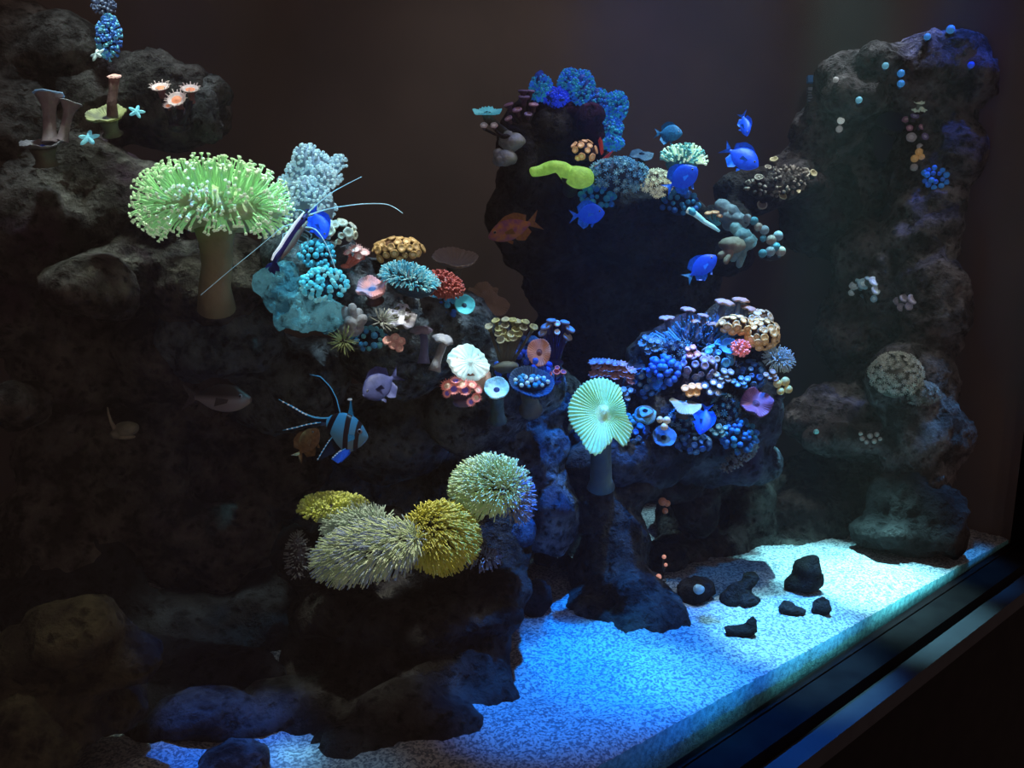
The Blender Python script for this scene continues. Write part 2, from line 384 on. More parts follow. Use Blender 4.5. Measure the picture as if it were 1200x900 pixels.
def fish(name, label, px, py, z, length, head, m_body, m_tail, m_fin, up=(0, 1, 0), deep=.21, group=None, cat='fish', fork=.08):
    o = root(name, label, cat, None, group, fishframe(px, py, z, length, head, up))
    st = smooth_st([(-.36, 0, .045, .018), (-.3, 0, .055, .03), (-.12, 0, deep*.78, .07), (.1, .0, deep, .09), (.28, -.005, deep*.86, .088), (.42, -.015, deep*.48, .06), (.5, -.02, .03, .02)])
    body_mesh(st).build('body', m_body, o, local=True)
    d = deep
    fin(o, 'tail_fin', [(-.33, 0, .05), (-.34, 0, 0), (-.33, 0, -.05)], [(-.58, 0, .2), (-.58+fork, 0, .08), (-.58+fork*1.6, 0, 0), (-.58+fork, 0, -.08), (-.58, 0, -.2)], m_tail)
    fin(o, 'dorsal_fin', [(.26, 0, d*.85), (.1, 0, d*.97), (-.12, 0, d*.75), (-.28, 0, .05)], [(.24, 0, d*.95), (.08, 0, d*1.35), (-.14, 0, d*1.4), (-.33, 0, d*.85)], m_fin)
    fin(o, 'anal_fin', [(.02, 0, -d*.95), (-.12, 0, -d*.75), (-.28, 0, -.05)], [(-.03, 0, -d*1.2), (-.16, 0, -d*1.4), (-.33, 0, -d*.8)], m_fin)
    for sg in (1, -1):
        fin(o, 'pectoral_fin', [(.2, sg*.088, -.02), (.18, sg*.09, -.07)], [(.05, sg*.15, .0), (.02, sg*.15, -.12)], m_fin, .004)
    fin(o, 'pelvic_fin', [(.2, 0, -d*.9), (.12, 0, -d*.95)], [(.1, 0, -d*1.4), (.06, 0, -d*1.15)], m_fin, .008)
    eyes(o, .37, .03, .066, .032)
    return o
# ------------------------------------------------------------------ shared materials
M_DARK = mat('dark_base', (.05, .045, .06), (.02, .018, .025), rough=.85, scale=90, bump=.6)
M_STALK = mat('pale_stalk', (.16, .17, .13), (.09, .1, .08), rough=.7, scale=40, bump=.2)
M_IRIS = mat('iris', (.35, .4, .5), None, 0, scale=2, bump=0, rough=.2); M_PUPIL = mat('pupil', (.004, .004, .006), None, 0, scale=2, bump=0, rough=.1)
M_ROCK = rockmat('live_rock', (.03, .026, .022), (.24, .225, .2), (.06, .03, .05))
M_ROCKG = rockmat('grey_rock', (.04, .04, .04), (.22, .22, .21), (.1, .09, .08), 90)
M_ROCKB = rockmat('blue_rock', (.03, .05, .07), (.32, .43, .48), (.08, .1, .16), 80)
M_BLACK = rockmat('black_rock', (.008, .008, .01), (.03, .03, .035), (.015, .012, .02), 60)
GLOW = .10

# ------------------------------------------------------------------ tank shell
G0 = onplane(783, 900, 0); G1 = onplane(1183, 637, 0); GU = (G1-G0).normalized(); GN = Vector((-GU.y, GU.x, 0)); ZZ = Vector((0, 0, 1))
SL = -1.05; SR = (G1-G0).length; DEPTH = .86; TOP = 1.02
def TP(s, t, z): return G0+GU*s+GN*t+ZZ*z
def slab(name, o, a, b, c, m, kind='structure', parent=None):
    q = MB(); q.box(o, a, b, c); ob = q.build(name, m, parent, smooth=False)
    if kind: ob['kind'] = kind
    return ob
M_BACK = mat('back_wall_paint', (.11, .088, .08), (.085, .07, .065), rough=.8, scale=5, bump=.05)
M_SIDE = mat('side_wall_paint', (.018, .012, .014), (.01, .006, .007), spec=.05, rough=.9, scale=6, bump=.05)
M_PLASTIC = mat('black_plastic', (.005, .004, .005), (.003, .002, .003), rough=.8, scale=30, bump=.05, spec=.05)
M_LIT_EDGE = mat('lit_edge_grey', (.022, .025, .034), (.018, .02, .028), rough=.7, spec=.1, scale=30, bump=.02)  # grey stands in for light caught along the stand's top edge
slab('floor', TP(SL, -.008, -.04), GU*(SR-SL+.02), GN*(DEPTH+.03), ZZ*.04, M_SIDE)
slab('wall_back', TP(SL, DEPTH, 0), GU*(SR-SL), GN*.02, ZZ*(TOP+.35), M_BACK)
slab('wall_right', TP(SR, 0, 0), GU*.02, GN*(DEPTH+.02), ZZ*(TOP+.35), M_BACK)
slab('wall_left', TP(SL-.02, 0, 0), GU*.02, GN*(DEPTH+.02), ZZ*(TOP+.35), M_SIDE)
slab('wall_front', TP(SR+.035, -.03, -.6), GU*3.2, GN*.02, ZZ*3., M_SIDE)
def cove():
    q = MB(); r = .34; n = 14
    for i in range(n+1):
        t = math.pi/2*i/n; p = (SR-r+r*math.sin(t), DEPTH-r+r*math.cos(t))
        q.v.append(TP(p[0], p[1], 0)-GU*.001*0); q.v.append(TP(p[0], p[1], TOP+.35))
    for i in range(n): q.face((2*i, 2*i+1, 2*i+3, 2*i+2), 0)
    o = q.build('added_cove', M_BACK); o['kind'] = 'structure'  # curved corner panel added to even out the shading between the walls
cove()
# front pane
m, nt, bs = nodes('front_glass'); N = nt.nodes; L = nt.links
tr = N.new('ShaderNodeBsdfTransparent'); tr.inputs['Color'].default_value = (.97, .985, 1, 1); gl = N.new('ShaderNodeBsdfGlossy'); gl.inputs['Roughness'].default_value = .02
mx = N.new('ShaderNodeMixShader'); mx.inputs[0].default_value = .015
L.new(tr.outputs[0], mx.inputs[1]); L.new(gl.outputs[0], mx.inputs[2]); L.new(mx.outputs[0], N['Material Output'].inputs['Surface'])
slab('window_1', TP(SL, -.008, 0), GU*(SR-SL), GN*.008, ZZ*TOP, m)
# frame, ledge and stand outside the glass
fr_o = root('aquarium_rim', 'black plastic bottom rim and corner post of the aquarium glass', 'tank frame', TP(0, -.02, 0))
slab('bottom_rim', TP(SL, -.045, -.02), GU*(SR-SL+.03), GN*.036, ZZ*.0185, M_PLASTIC, None, fr_o)
slab('corner_post', TP(SR+.002, -.03, 0), GU*.03, GN*.03, ZZ*TOP, M_PLASTIC, None, fr_o)
st_o = root('tank_stand', 'dark aquarium stand below the tank with a thin grey strip as its lit edge', 'tank stand', TP(0, -.05, -.7))
slab('stand_body', TP(SL, -.062, -.75), GU*(SR-SL+.03), GN*.95, ZZ*.709, M_PLASTIC, None, st_o)
slab('edge_strip', TP(SL, -.07, -.0405), GU*(SR-SL+.03), GN*.0245, ZZ*.022, M_LIT_EDGE, None, st_o)
# sand
def sand_h(s): return max(.006, .044-.042*s) if s > -.4 else .061
def sand_z(s, t):
    p = TP(s, t, 0)
    e = min(1, t/.03)
    return sand_h(s)+e*(.012*noise.fractal(p*5, 1, 2, 3)+.004*noise.fractal(p*28, 1, 2, 3)) + .0018*noise.noise(p*160)
b = MB(); ns, ntt = 330, 170
for j in range(ntt+1):
    for i in range(ns+1):
        s = SL+(SR-SL-.003)*(i/ns); t = .001+(DEPTH-.002)*(j/ntt)**1.15; b.v.append(TP(s, t, sand_z(s, t)))
for j in range(ntt):
    for i in range(ns): k = j*(ns+1)+i; b.face((k, k+1, k+ns+2, k+ns+1), 0)
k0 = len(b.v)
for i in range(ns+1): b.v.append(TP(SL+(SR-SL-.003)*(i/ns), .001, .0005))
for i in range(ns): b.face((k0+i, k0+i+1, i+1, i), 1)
m, nt, bs = nodes('coral_sand'); N = nt.nodes; L = nt.links
tc = N.new('ShaderNodeTexCoord'); vo = N.new('ShaderNodeTexVoronoi'); vo.inputs['Scale'].default_value = 420; L.new(tc.outputs['Object'], vo.inputs['Vector'])
nz = N.new('ShaderNodeTexNoise'); nz.inputs['Scale'].default_value = 330; nz.inputs['Detail'].default_value = 5; L.new(tc.outputs['Object'], nz.inputs['Vector'])
rp = N.new('ShaderNodeValToRGB'); e = rp.color_ramp.elements; e[0].position = .36; e[1].position = .62; e[0].color = (.10, .13, .16, 1); e[1].color = (.38, .43, .44, 1)
sep = N.new('ShaderNodeSeparateColor'); L.new(vo.outputs['Color'], sep.inputs[0]); av = N.new('ShaderNodeMath'); av.operation = 'MULTIPLY_ADD'; av.inputs[1].default_value = .45
L.new(sep.outputs[0], av.inputs[0]); L.new(nz.outputs['Fac'], av.inputs[2]); sb = N.new('ShaderNodeMath'); sb.operation = 'SUBTRACT'; sb.inputs[1].default_value = .22
L.new(av.outputs[0], sb.inputs[0]); L.new(sb.outputs[0], rp.inputs['Fac']); L.new(rp.outputs['Color'], bs.inputs['Base Color'])
bp = N.new('ShaderNodeBump'); bp.inputs['Strength'].default_value = .7; bp.inputs['Distance'].default_value = .004; L.new(nz.outputs['Fac'], bp.inputs['Height']); L.new(bp.outputs['Normal'], bs.inputs['Normal']); setin(bs, 'Roughness', .9)
sd = b.build('sand', [m, mat('sand_teal_light', (.09, .26, .28), (.04, .13, .15), rough=.8, scale=160, bump=.3, spec=.1)]); tag(sd, 'pale coral sand covering the tank bottom, sloping along the glass', 'sand', None, 'stuff')  # front face tinted teal for light scattered through the sand
def sandp(px, py):            # point of the sand bed on a sight line
    z = .03
    for _ in range(4):
        q = onplane(px, py, z); s = (q-G0).dot(GU); t = (q-G0).dot(GN); z = sand_z(s, max(t, .03))
    return q
def zc(q): return (q-C0).dot(FW)

# ------------------------------------------------------------------ reef rock
rock('reef_rock', 'tall dark rock wall behind the big green toadstool coral', 'rock', [
    (15, 60, .95, 62, 62, 60), (70, 70, .95, 60, 45, 60), (25, 160, .93, 60, 80, 60), (110, 130, .95, 55, 50, 50), (135, 95, .97, 55, 30, 45), (195, 120, .97, 70, 56, 55), (245, 120, .97, 26, 38, 35), (110, 215, .93, 60, 50, 55),
    (40, 260, .92, 80, 70, 70), (150, 250, .94, 70, 55, 60), (160, 310, .94, 95, 40, 50), (105, 335, .88, 42, 26, 40), (250, 330, .94, 80, 50, 55), (80, 420, 1.0, 60, 90, 60), (190, 420, 1.02, 110, 60, 60), (20, 370, .95, 50, 50, 60),
    (15, 470, .9, 34, 24, 40), (80, 540, 1.02, 60, 70, 50), (250, 470, 1.08, 90, 60, 50), (150, 560, 1.05, 80, 80, 50), (290, 540, 1.12, 90, 70, 50), (240, 630, 1.08, 90, 60, 50), (60, 640, 1.0, 70, 80, 50)], M_ROCK, seed=1, vox=.008)
rock('mossy_boulder', 'low mossy brown boulder by the bottom corner of the glass', 'rock', [(85, 745, .72, 45, 34, 40), (40, 770, .72, 60, 28, 40), (120, 780, .73, 60, 30, 40), (40, 830, .74, 90, 60, 60), (10, 880, .70, 70, 50, 50), (120, 825, .78, 60, 34, 50)],
     rockmat('moss_rock', (.03, .026, .018), (.15, .14, .085), (.05, .04, .03)), seed=2, vox=.008)
rock('dark_filler_rock', 'added dark rock bank filling the shaded corner behind the flat ledge', 'rock', [(200, 760, 1.02, 120, 70, 60), (330, 740, 1.05, 80, 80, 60), (90, 700, 1.0, 90, 80, 60), (300, 820, 1.0, 80, 40, 50), (150, 810, .95, 80, 40, 50), (360, 830, .98, 50, 40, 40), (230, 800, .92, 110, 45, 50), (150, 840, .86, 60, 24, 40)], rockmat('filler_dark_stone', (.012, .012, .016), (.04, .045, .06), (.02, .02, .04)), seed=13, vox=.011)  # rock added in dark colour to fill unlit space and cover lit sand
rock('flat_ledge_rock', 'flat bluish ledge of rock above the lit patch of sand', 'rock', [(235, 838, .83, 55, 14, 40), (190, 850, .84, 50, 16, 40), (280, 850, .84, 50, 18, 40), (330, 830, .87, 40, 20, 40), (250, 862, .86, 90, 14, 40)], rockmat('ledge_stone', (.015, .016, .018), (.09, .09, .095), (.04, .04, .05)), seed=3, vox=.007, amp=.012)
rock('ridge_rock', 'long sloping rock ridge crowded with small corals at mid height', 'rock', [
    (350, 355, .9, 34, 42, 45), (385, 330, .92, 50, 55, 50), (360, 372, .87, 42, 14, 30), (430, 350, .95, 55, 50, 50), (480, 375, .97, 50, 48, 50), (520, 390, .99, 50, 55, 50), (470, 420, 1.0, 55, 30, 45), (560, 420, 1.02, 50, 45, 50), (600, 450, 1.04, 55, 45, 50),
    (560, 480, 1.06, 60, 40, 50), (640, 478, 1.15, 36, 32, 40), (618, 520, 1.15, 52, 56, 50), (345, 300, .93, 30, 45, 40), (640, 590, 1.16, 50, 60, 50), (330, 440, 1.05, 80, 60, 60), (450, 500, 1.12, 90, 60, 60), (560, 560, 1.18, 60, 60, 50), (260, 390, .98, 80, 60, 60),
    (366, 250, 1.0, 20, 36, 30), (360, 560, 1.2, 90, 60, 50), (470, 590, 1.25, 90, 70, 50), (330, 650, 1.22, 80, 80, 50), (260, 720, 1.16, 60, 60, 50), (560, 640, 1.32, 70, 60, 40), (420, 680, 1.3, 80, 80, 40), (640, 520, 1.3, 60, 90, 40), (660, 610, 1.36, 40, 60, 40)], M_ROCKB, seed=4, vox=.008)
rock('pedestal_rock', 'broad dark rock pedestal under the shaggy green star polyps', 'rock', [
    (480, 720, .95, 130, 42, 75), (560, 690, .98, 52, 34, 60), (400, 720, .94, 65, 45, 60), (350, 655, .92, 24, 35, 30), (520, 790, .95, 85, 85, 70), (430, 790, .93, 80, 75, 60), (370, 850, .88, 60, 60, 60), (470, 870, .86, 95, 60, 60), (400, 885, .83, 40, 36, 40), (530, 880, .86, 45, 40, 45), (560, 830, .94, 50, 70, 60), (375, 780, .95, 40, 80, 50), (430, 640, .96, 55, 45, 45), (525, 655, .96, 55, 45, 45), (590, 640, 1.0, 36, 40, 40), (585, 605, 1.0, 40, 22, 40), (395, 618, .96, 25, 30, 30)],
     rockmat('pedestal_stone', (.015, .013, .012), (.07, .07, .066), (.03, .028, .035)), seed=5, vox=.008)
rock('arch_rock', 'dark rock arch standing on the sand between the two reef halves', 'rock', [
    (700, 590, 1.16, 35, 50, 45), (725, 640, 1.15, 42, 55, 45), (735, 700, 1.14, 48, 50, 50), (745, 735, 1.1, 52, 26, 45), (700, 725, 1.13, 40, 36, 45), (765, 718, 1.12, 30, 34, 38), (690, 550, 1.16, 30, 40, 40), (740, 575, 1.17, 40, 22, 40), (700, 660, 1.18, 24, 70, 40), (785, 565, 1.24, 36, 18, 40), (815, 590, 1.28, 20, 40, 40), (780, 655, 1.27, 25, 18, 40), (745, 650, 1.2, 15, 40, 35)],
     rockmat('arch_stone', (.015, .013, .013), (.1, .095, .085), (.03, .025, .03)), seed=6, vox=.007, amp=.014)
rock('island_rock', 'rock knoll carrying the crowded blue coral garden beside the sand', 'rock', [
    (760, 500, 1.2, 70, 55, 60), (830, 480, 1.2, 75, 65, 60), (800, 420, 1.22, 55, 50, 50), (855, 410, 1.22, 45, 50, 45), (880, 480, 1.22, 40, 50, 50), (720, 520, 1.18, 45, 50, 50), (860, 540, 1.24, 50, 30, 45), (745, 470, 1.2, 40, 40, 40), (690, 545, 1.2, 40, 40, 40), (800, 545, 1.25, 70, 30, 45), (740, 545, 1.2, 50, 30, 45)],
     rockmat('island_stone', (.02, .026, .04), (.13, .16, .2), (.06, .05, .1)), seed=7, vox=.008)
rock('rear_rock', 'grey brown rock bank with round dark holes behind the sand', 'rock', [
    (815, 560, 1.4, 45, 24, 40), (880, 565, 1.42, 40, 30, 40), (800, 610, 1.4, 30, 50, 40), (885, 600, 1.4, 34, 50, 40), (845, 635, 1.38, 60, 26, 40), (790, 650, 1.34, 40, 20, 35), (940, 610, 1.46, 60, 40, 40), (985, 600, 1.52, 60, 50, 40), (845, 600, 1.5, 30, 50, 30), (900, 640, 1.42, 60, 16, 35), (940, 570, 1.56, 60, 40, 40)],
     rockmat('rear_stone', (.02, .018, .018), (.12, .11, .1), (.05, .04, .04)), seed=8, vox=.008)
HIGH = rock('high_rock', 'dark rock high against the back wall with blue corals on top', 'rock', [
    (650, 150, 1.36, 55, 40, 50), (690, 150, 1.36, 35, 45, 45), (610, 180, 1.36, 28, 60, 45), (660, 215, 1.4, 60, 40, 45), (720, 240, 1.36, 55, 24, 45), (770, 245, 1.36, 50, 25, 45), (640, 280, 1.45, 60, 50, 45), (740, 275, 1.42, 70, 30, 45), (690, 330, 1.5, 80, 60, 45), (700, 410, 1.52, 90, 60, 40), (850, 265, 1.36, 35, 26, 40), (880, 225, 1.4, 45, 25, 40), (930, 215, 1.46, 40, 28, 40), (830, 300, 1.42, 45, 22, 40), (780, 330, 1.5, 60, 45, 40), (960, 250, 1.52, 45, 60, 40), (605, 250, 1.42, 30, 60, 40)],
     rockmat('high_stone', (.016, .014, .015), (.085, .085, .09), (.05, .025, .04)), seed=9, vox=.009)
TOWER = rock('tower_rock', 'tall rough rock column against the far tank wall', 'rock', [
    (1080, 95, 1.4, 52, 45, 50), (1020, 100, 1.44, 62, 40, 45), (985, 145, 1.48, 45, 36, 40), (1100, 62, 1.38, 50, 34, 45), (1135, 95, 1.38, 26, 40, 35), (1005, 118, 1.42, 40, 24, 40), (1040, 80, 1.4, 40, 24, 40), (1110, 160, 1.4, 32, 60, 40), (1075, 190, 1.44, 40, 60, 40), (1000, 220, 1.55, 50, 60, 40), (1085, 270, 1.42, 40, 70, 40), (1020, 310, 1.5, 50, 55, 40), (1090, 360, 1.4, 40, 70, 40), (1010, 390, 1.53, 55, 60, 40), (1065, 450, 1.4, 50, 50, 40), (980, 485, 1.5, 60, 42, 45), (1000, 515, 1.44, 55, 18, 40), (1085, 520, 1.38, 48, 70, 40), (960, 165, 1.5, 34, 34, 35), (935, 200, 1.5, 30, 26, 30), (1010, 560, 1.55, 60, 50, 35), (1060, 330, 1.46, 50, 60, 35)],
     rockmat('column_stone', (.035, .03, .028), (.26, .25, .25), (.08, .065, .065)), seed=10, vox=.009, amp=.02)
M_RB2 = rockmat('dim_blue_rock', (.02, .04, .09), (.06, .14, .24), (.04, .05, .12), 50)
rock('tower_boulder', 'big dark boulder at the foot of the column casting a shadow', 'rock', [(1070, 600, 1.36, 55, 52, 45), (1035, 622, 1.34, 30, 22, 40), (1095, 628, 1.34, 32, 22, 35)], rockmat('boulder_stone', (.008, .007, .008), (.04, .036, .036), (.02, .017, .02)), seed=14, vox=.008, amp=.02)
rock('blue_lit_stone', 'dark blue stone block below the pale green star polyp dome', 'rock', [(610, 622, .985, 20, 22, 24), (590, 630, .99, 20, 18, 24)], M_RB2, seed=11, vox=.005, amp=.006)
rock('slab_rock', 'blue speckled slab lying behind the pedestal on the sand', 'rock', [(665, 690, 1.24, 34, 22, 24), (645, 692, 1.23, 30, 18, 24)], M_RB2, seed=12, vox=.005, amp=.007)
def stone(px, py, rx, ry, label, name='stone', extra=(), m=M_BLACK, seed=0, ez=1.):
    q = sandp(px, py+ry*.75); z = zc(q)
    bl = [(px, py, z, rx, ry, rx*ez)]+[(px+a, py+b_, z, c, d, c) for (a, b_, c, d) in extra]
    return rock(name, label, 'rock', bl, m, seed=seed, vox=.0042, amp=.006, fr=22, pit=60)
stone(627, 702, 17, 19, 'round dark stone in the blue shade beside the pedestal', seed=20)
stone(640, 655, 12, 8, 'small dark stone on the lit sand strip behind the slab', seed=21)
stone(662, 657, 10, 9, 'small dark stone leaning toward the arch on the lit strip', seed=22)
stone(614, 660, 8, 10, 'small ringed grey stone at the pedestal edge', m=M_ROCKG, seed=23)
# stone with a pale spot on its face
q = stone(815, 691, 22, 17, 'dark oval stone with a pale blue spot on its face', seed=24)
stone(870, 696, 11, 14, 'knobbly black stone standing up on two feet', extra=((10, -16, 9, 9), (-14, 6, 9, 8), (8, 8, 13, 6), (-6, -6, 8, 8)), seed=25, ez=.6)
stone(942, 682, 22, 14, 'pointed black stone, the biggest loose one on the sand', extra=((3, -14, 15, 14), (10, -24, 9, 7), (-10, 2, 14, 11)), seed=26, ez=.7)
stone(921, 712, 10, 7, 'flat black stone with a tail beside a smaller chip', extra=((12, 4, 12, 4), (-2, -5, 6, 5)), seed=27)
stone(962, 712, 9, 7, 'little crowned black stone chip on bright sand', extra=((3, -6, 5, 5), (-7, 2, 5, 5)), seed=28)
stone(868, 740, 15, 9, 'black stone with a raised fin, closest to the glass', extra=((13, -7, 8, 11), (-12, 0, 9, 8), (14, -14, 3, 7)), seed=29, ez=.6)
stone(782, 822, 3, 3, 'tiny dark pebble near the sand edge', seed=30, name='pebble')
stone(275, 893, 40, 22, 'brown pointed stone on the blue lit sand patch', extra=((0, -10, 22, 14),), m=M_ROCK, seed=31)
zq = zc(sandp(815, 704)); b = MB(); b.ball(P(819, 691, zq-.0265), R*.0075, T*.003, U*.0065, 12, 8, 0, .15, 90)
sp_ = b.build('pale_spot', mat('pale_spot', (.35, .6, .7), None, .02, scale=90)); sp_.parent = q; sp_['label'] = 'pale blue spot'

# ------------------------------------------------------------------ corals of the rock wall
GRN = (.42, .95, .42)
def toadstool():
    z = .80; k = S(z); cx, cy = 250, 247; o = root('toadstool_coral', 'large bright green toadstool leather coral with long polyps on a thick stalk', 'coral', P(255, 355, z+.03))
    M_T = mat('toadstool_tissue', (.5, .62, .38), (.3, .4, .22), .03, scale=50, bump=.3); M_TS = mat('toadstool_stalk', (.36, .34, .2), (.26, .25, .15), .0, scale=30, bump=.35)
    M_PL = mat('toadstool_polyp', (.5, .88, .46), (.38, .75, .36), .16, scale=12, bump=0); M_PT = mat('toadstool_tip', (.85, 1., .72), (.7, .95, .6), .2, scale=10, bump=0)
    c = P(cx, cy, z); ax, ay, az = R*68*k, U*33*k, T*58*k
    b = MB()
    M4 = Matrix((R*74*k, T*64*k, U*40*k)).transposed().to_4x4(); M4.translation = c
    def fn(t, r, zz, i): w = 1+.05*math.cos(4*t)+.04*math.cos(7*t+1); return (r*w*math.cos(t), r*w*math.sin(t), zz+.12*r*math.cos(3*t+.6))
    b.rev([(0, .72), (.35, .66), (.65, .48), (.88, .2), (1, -.08), (.98, -.26), (.8, -.34), (.5, -.42), (.34, -.6)], 56, M4, fn); b.build('cap', M_T, o)
    b = MB(); pts = [P(252, 262, z+.005), P(253, 285, z+.005), P(254, 310, z+.01), P(252, 335, z+.02), P(254, 362, z+.035)]
    b.tube(pts, [26*k, 19*k, 17.5*k, 18.5*k, 23*k], 24)
    bm_v = b.v
    for i, v in enumerate(bm_v): bm_v[i] = v+(v-pts[min(4, i//24)]).normalized()*k*1.3*noise.noise(v*90)
    b.build('stalk', M_TS, o)
    rg = random.Random(3); items = []
    for (p, nn, w) in dome(c, ax, az, ay, 700, CV(0, .75, .66), rad(118), 5, .25):
        rel = (p-c); hgt = rel.dot(U)/(33*k)
        L = rg.uniform(15, 26)*k*(1.2 if hgt > .3 else 1.)
        if hgt < -.7: continue
        if hgt < -.4: L *= .75
        d = (nn*1.0+U*.28+(rel/(70*k))*.55+CV(rg.uniform(-.3, .3), rg.uniform(-.25, .25), rg.uniform(-.2, .2))).normalized()
        pts = [p-nn*4*k]; q = p.copy(); dr = .22 if hgt < -.1 else (.08 if hgt < .35 else -.02)
        for i in range(4):
            q = q+d*(L/4); pts.append(q.copy()); d = (d-U*dr+CV(rg.uniform(-.1, .1), rg.uniform(-.1, .1), 0)).normalized()
        items.append((pts, d, (q-c).dot(T)+.3*(q-c).dot(U)))
    items.sort(key=lambda x: -x[2])
    def add(b, pts, d):
        b.tube(pts, [1.25*k, 1.2*k, 1.15*k, 1.05*k, 1.*k], 6, 0)
        M4 = trs(pts[-1], orient(d), 1.)
        b.rev([(0, 1.5*k), (1.*k, 1.7*k), (2.*k, 1.5*k), (2.1*k, .6*k), (1.2*k, -.8*k), (0, -1*k)], 8, M4, lambda t, r, zz, i: (r*(1+.2*math.cos(4*t))*math.cos(t), r*(1+.2*math.cos(4*t))*math.sin(t), zz), mis=[1]*5)
    for pts, d, _ in items[:100]:
        b = MB(); add(b, pts, d); b.build('polyp', [M_PL, M_PT], o)
    b = MB()
    for pts, d, _ in items[100:]: add(b, pts, d)
    b.build('polyp_fringe', [M_PL, M_PT], o, kind='stuff')
toadstool()
M_PINKG = mat('grey_pink_tissue', (.34, .27, .29), (.2, .16, .18), .02, scale=70, bump=.3)
M_MAUVE = mat('mauve_tissue', (.3, .26, .34), (.17, .15, .21), .03, scale=70, bump=.3)
M_GREYL = mat('grey_tissue', (.42, .45, .48), (.22, .25, .28), .02, scale=80, bump=.4)
M_BLUEDISC = mat('pale_blue_disc', (.3, .5, .75), (.16, .3, .55), .06, scale=60, bump=.2)
def vase(name, label, px, py, z, r, h, lean, mt, md):    # flared funnel with a flat top disc
    k = S(z); top = P(px, py, z); ft = P(px+lean, py+h, z); o = root(name, label, 'coral', ft)
    f = (top-ft).normalized(); f = (f+T*.06).normalized(); xa = (R-f*R.dot(f)).normalized(); ya = f.cross(xa); M4 = Matrix((xa*r*k, ya*r*k, f*r*k)).transposed().to_4x4(); M4.translation = top
    b = MB(); hh = h/r
    b.rev([(.98, -.05), (.8, -.35), (.55, -.8), (.46, -1.4), (.46, -hh*.75), (.6, -hh)], 30, M4, lambda t, q, zz, i: (q*(1+.04*math.cos(6*t))*math.cos(t), q*(1+.04*math.cos(6*t))*math.sin(t), zz)); b.build('stalk', mt, o)
    b = MB(); b.rev([(0, -.03), (.3, -.05), (.8, .02), (1.02, .06), (1.05, 0), (.98, -.08), (0, -.1)], 36, M4, lambda t, q, zz, i: (q*(1+.04*math.cos(9*t))*math.cos(t), q*(1+.04*math.cos(9*t))*math.sin(t), zz+.03*math.cos(4*t))); b.build('disc', md, o)
vase('funnel_coral', 'grey pink funnel coral with a pale blue flat top on the wall', 57, 110, .84, 16, 56, 0, M_PINKG, M_BLUEDISC)
vase('funnel_coral', 'tilted grey funnel coral leaning beside the blue topped one', 83, 120, .845, 12, 46, -12, M_PINKG, M_GREYL)
mush('cup_sponge', 'low grey cup with a blue patch under the funnel corals', 'sponge', 50, 172, .84, 24, (0, .9, .45), [mat('cup_grey', (.3, .3, .33), (.16, .16, .19), 0, scale=70), mat('cup_blue', (.02, .06, .5), None, .1)], cup=.25, sr=.5, ruf=(4, .06), ridge=(20, .02))
mush('disc_coral', 'yellow green saucer shaped disc coral around the tube worm foot', 'coral', 126, 138, .83, 23, (0, .75, .65), [mat('olive_disc', (.42, .46, .2), (.16, .18, .1), .03, scale=28, bump=.3, lo=.45, hi=.55), M_DARK], cup=.28, sr=.4, ruf=(4, .06), ridge=(30, .015))
o = root('tube_worm', 'brown pink tube worm with a glowing white top in the saucer', 'worm', P(132, 137, .81)); b = MB(); k = S(.81)
b.tube([P(132, 137, .81), P(131, 120, .81), P(133, 105, .81), P(134, 91, .81)], [6.5*k, 5.5*k, 5.2*k, 6*k], 14); b.build('tube', mat('worm_tube', (.26, .16, .15), (.16, .1, .1), .02, scale=120, bump=.4), o)
b = MB(); M4 = trs(P(134, 90, .81), orient(CV(0, .85, .5)), 1); b.rev([(0, 2*k), (3*k, 2.6*k), (6*k, 1.5*k), (8*k, .8*k), (6*k, -1*k), (0, -1*k)], 24, M4, lambda t, r, z, i: (r*(1+.12*math.cos(9*t))*math.cos(t), r*(1+.12*math.cos(9*t))*math.sin(t), z)); b.build('crown', mat('worm_crown', (1, .8, .75), (1, .6, .5), .5, scale=40, bump=0), o)
def starfish(label, px, py, z, r, m, face):
    M4 = trs(P(px, py, z), orient(CV(*face), .4), r*S(z)); b = MB()
    def fn(t, q, zz, i):
        w = .42+.58*abs(math.cos(2.5*t))**2.4; return (q*w*math.cos(t), q*w*math.sin(t), zz*(.5+.5*w))
    b.rev([(0, .3), (.3, .27), (.6, .2), (.85, .14), (1, .03), (.9, -.06), (0, -.08)], 60, M4, fn); o = b.build('starfish', m); tag(o, label, 'starfish')
M_CY = mat('cyan_star', (.35, .9, 1.), (.15, .6, .85), .25, scale=90, bump=.3)
starfish('five armed cyan starfish clinging below the yellow green saucer', 104, 162, .82, 13, M_CY, (0, .5, .85))
starfish('small pale cyan starfish on the grey rock sheet', 160, 131, .85, 10, M_CY, (.3, .4, .85))
bunch('zoanthid_colony', 'three glowing orange eyed polyps with a bud on dark stalks', 'coral', .86, [(188, 103, 10.5, (0, .75, .7)), (223, 105, 10, (.1, .75, .7)), (207, 117, 11, (0, .45, .9)), (197, 124, 5, (0, .5, .8))], 'zoa', [((.75, .62, .6), (1., .33, .16), (.14, .05, .05))], foot=(207, 150), emit=.3)
tuft('soft_coral', 'small blue cyan soft coral at the top of the rock wall', 'coral', 128, 44, .88, 10, 22, 10, 160, 5, 1.3, [mat('bcy1', (.1, .35, .9), (.04, .15, .6), .12, scale=30, bump=0), mat('bcy2', (.2, .7, .9), None, .12, scale=30, bump=0)], M_RB2, face=(0, .3, 1), lim=110, tip=1.6)
tuft('soft_coral', 'grey blue tuft of soft coral at the very top edge', 'coral', 122, 8, .9, 9, 9, 8, 70, 5, 1.4, [mat('gb1', (.35, .45, .6), (.15, .22, .4), .04, scale=30, bump=0)], M_RB2, face=(0, .3, 1), lim=110, tip=1.4)
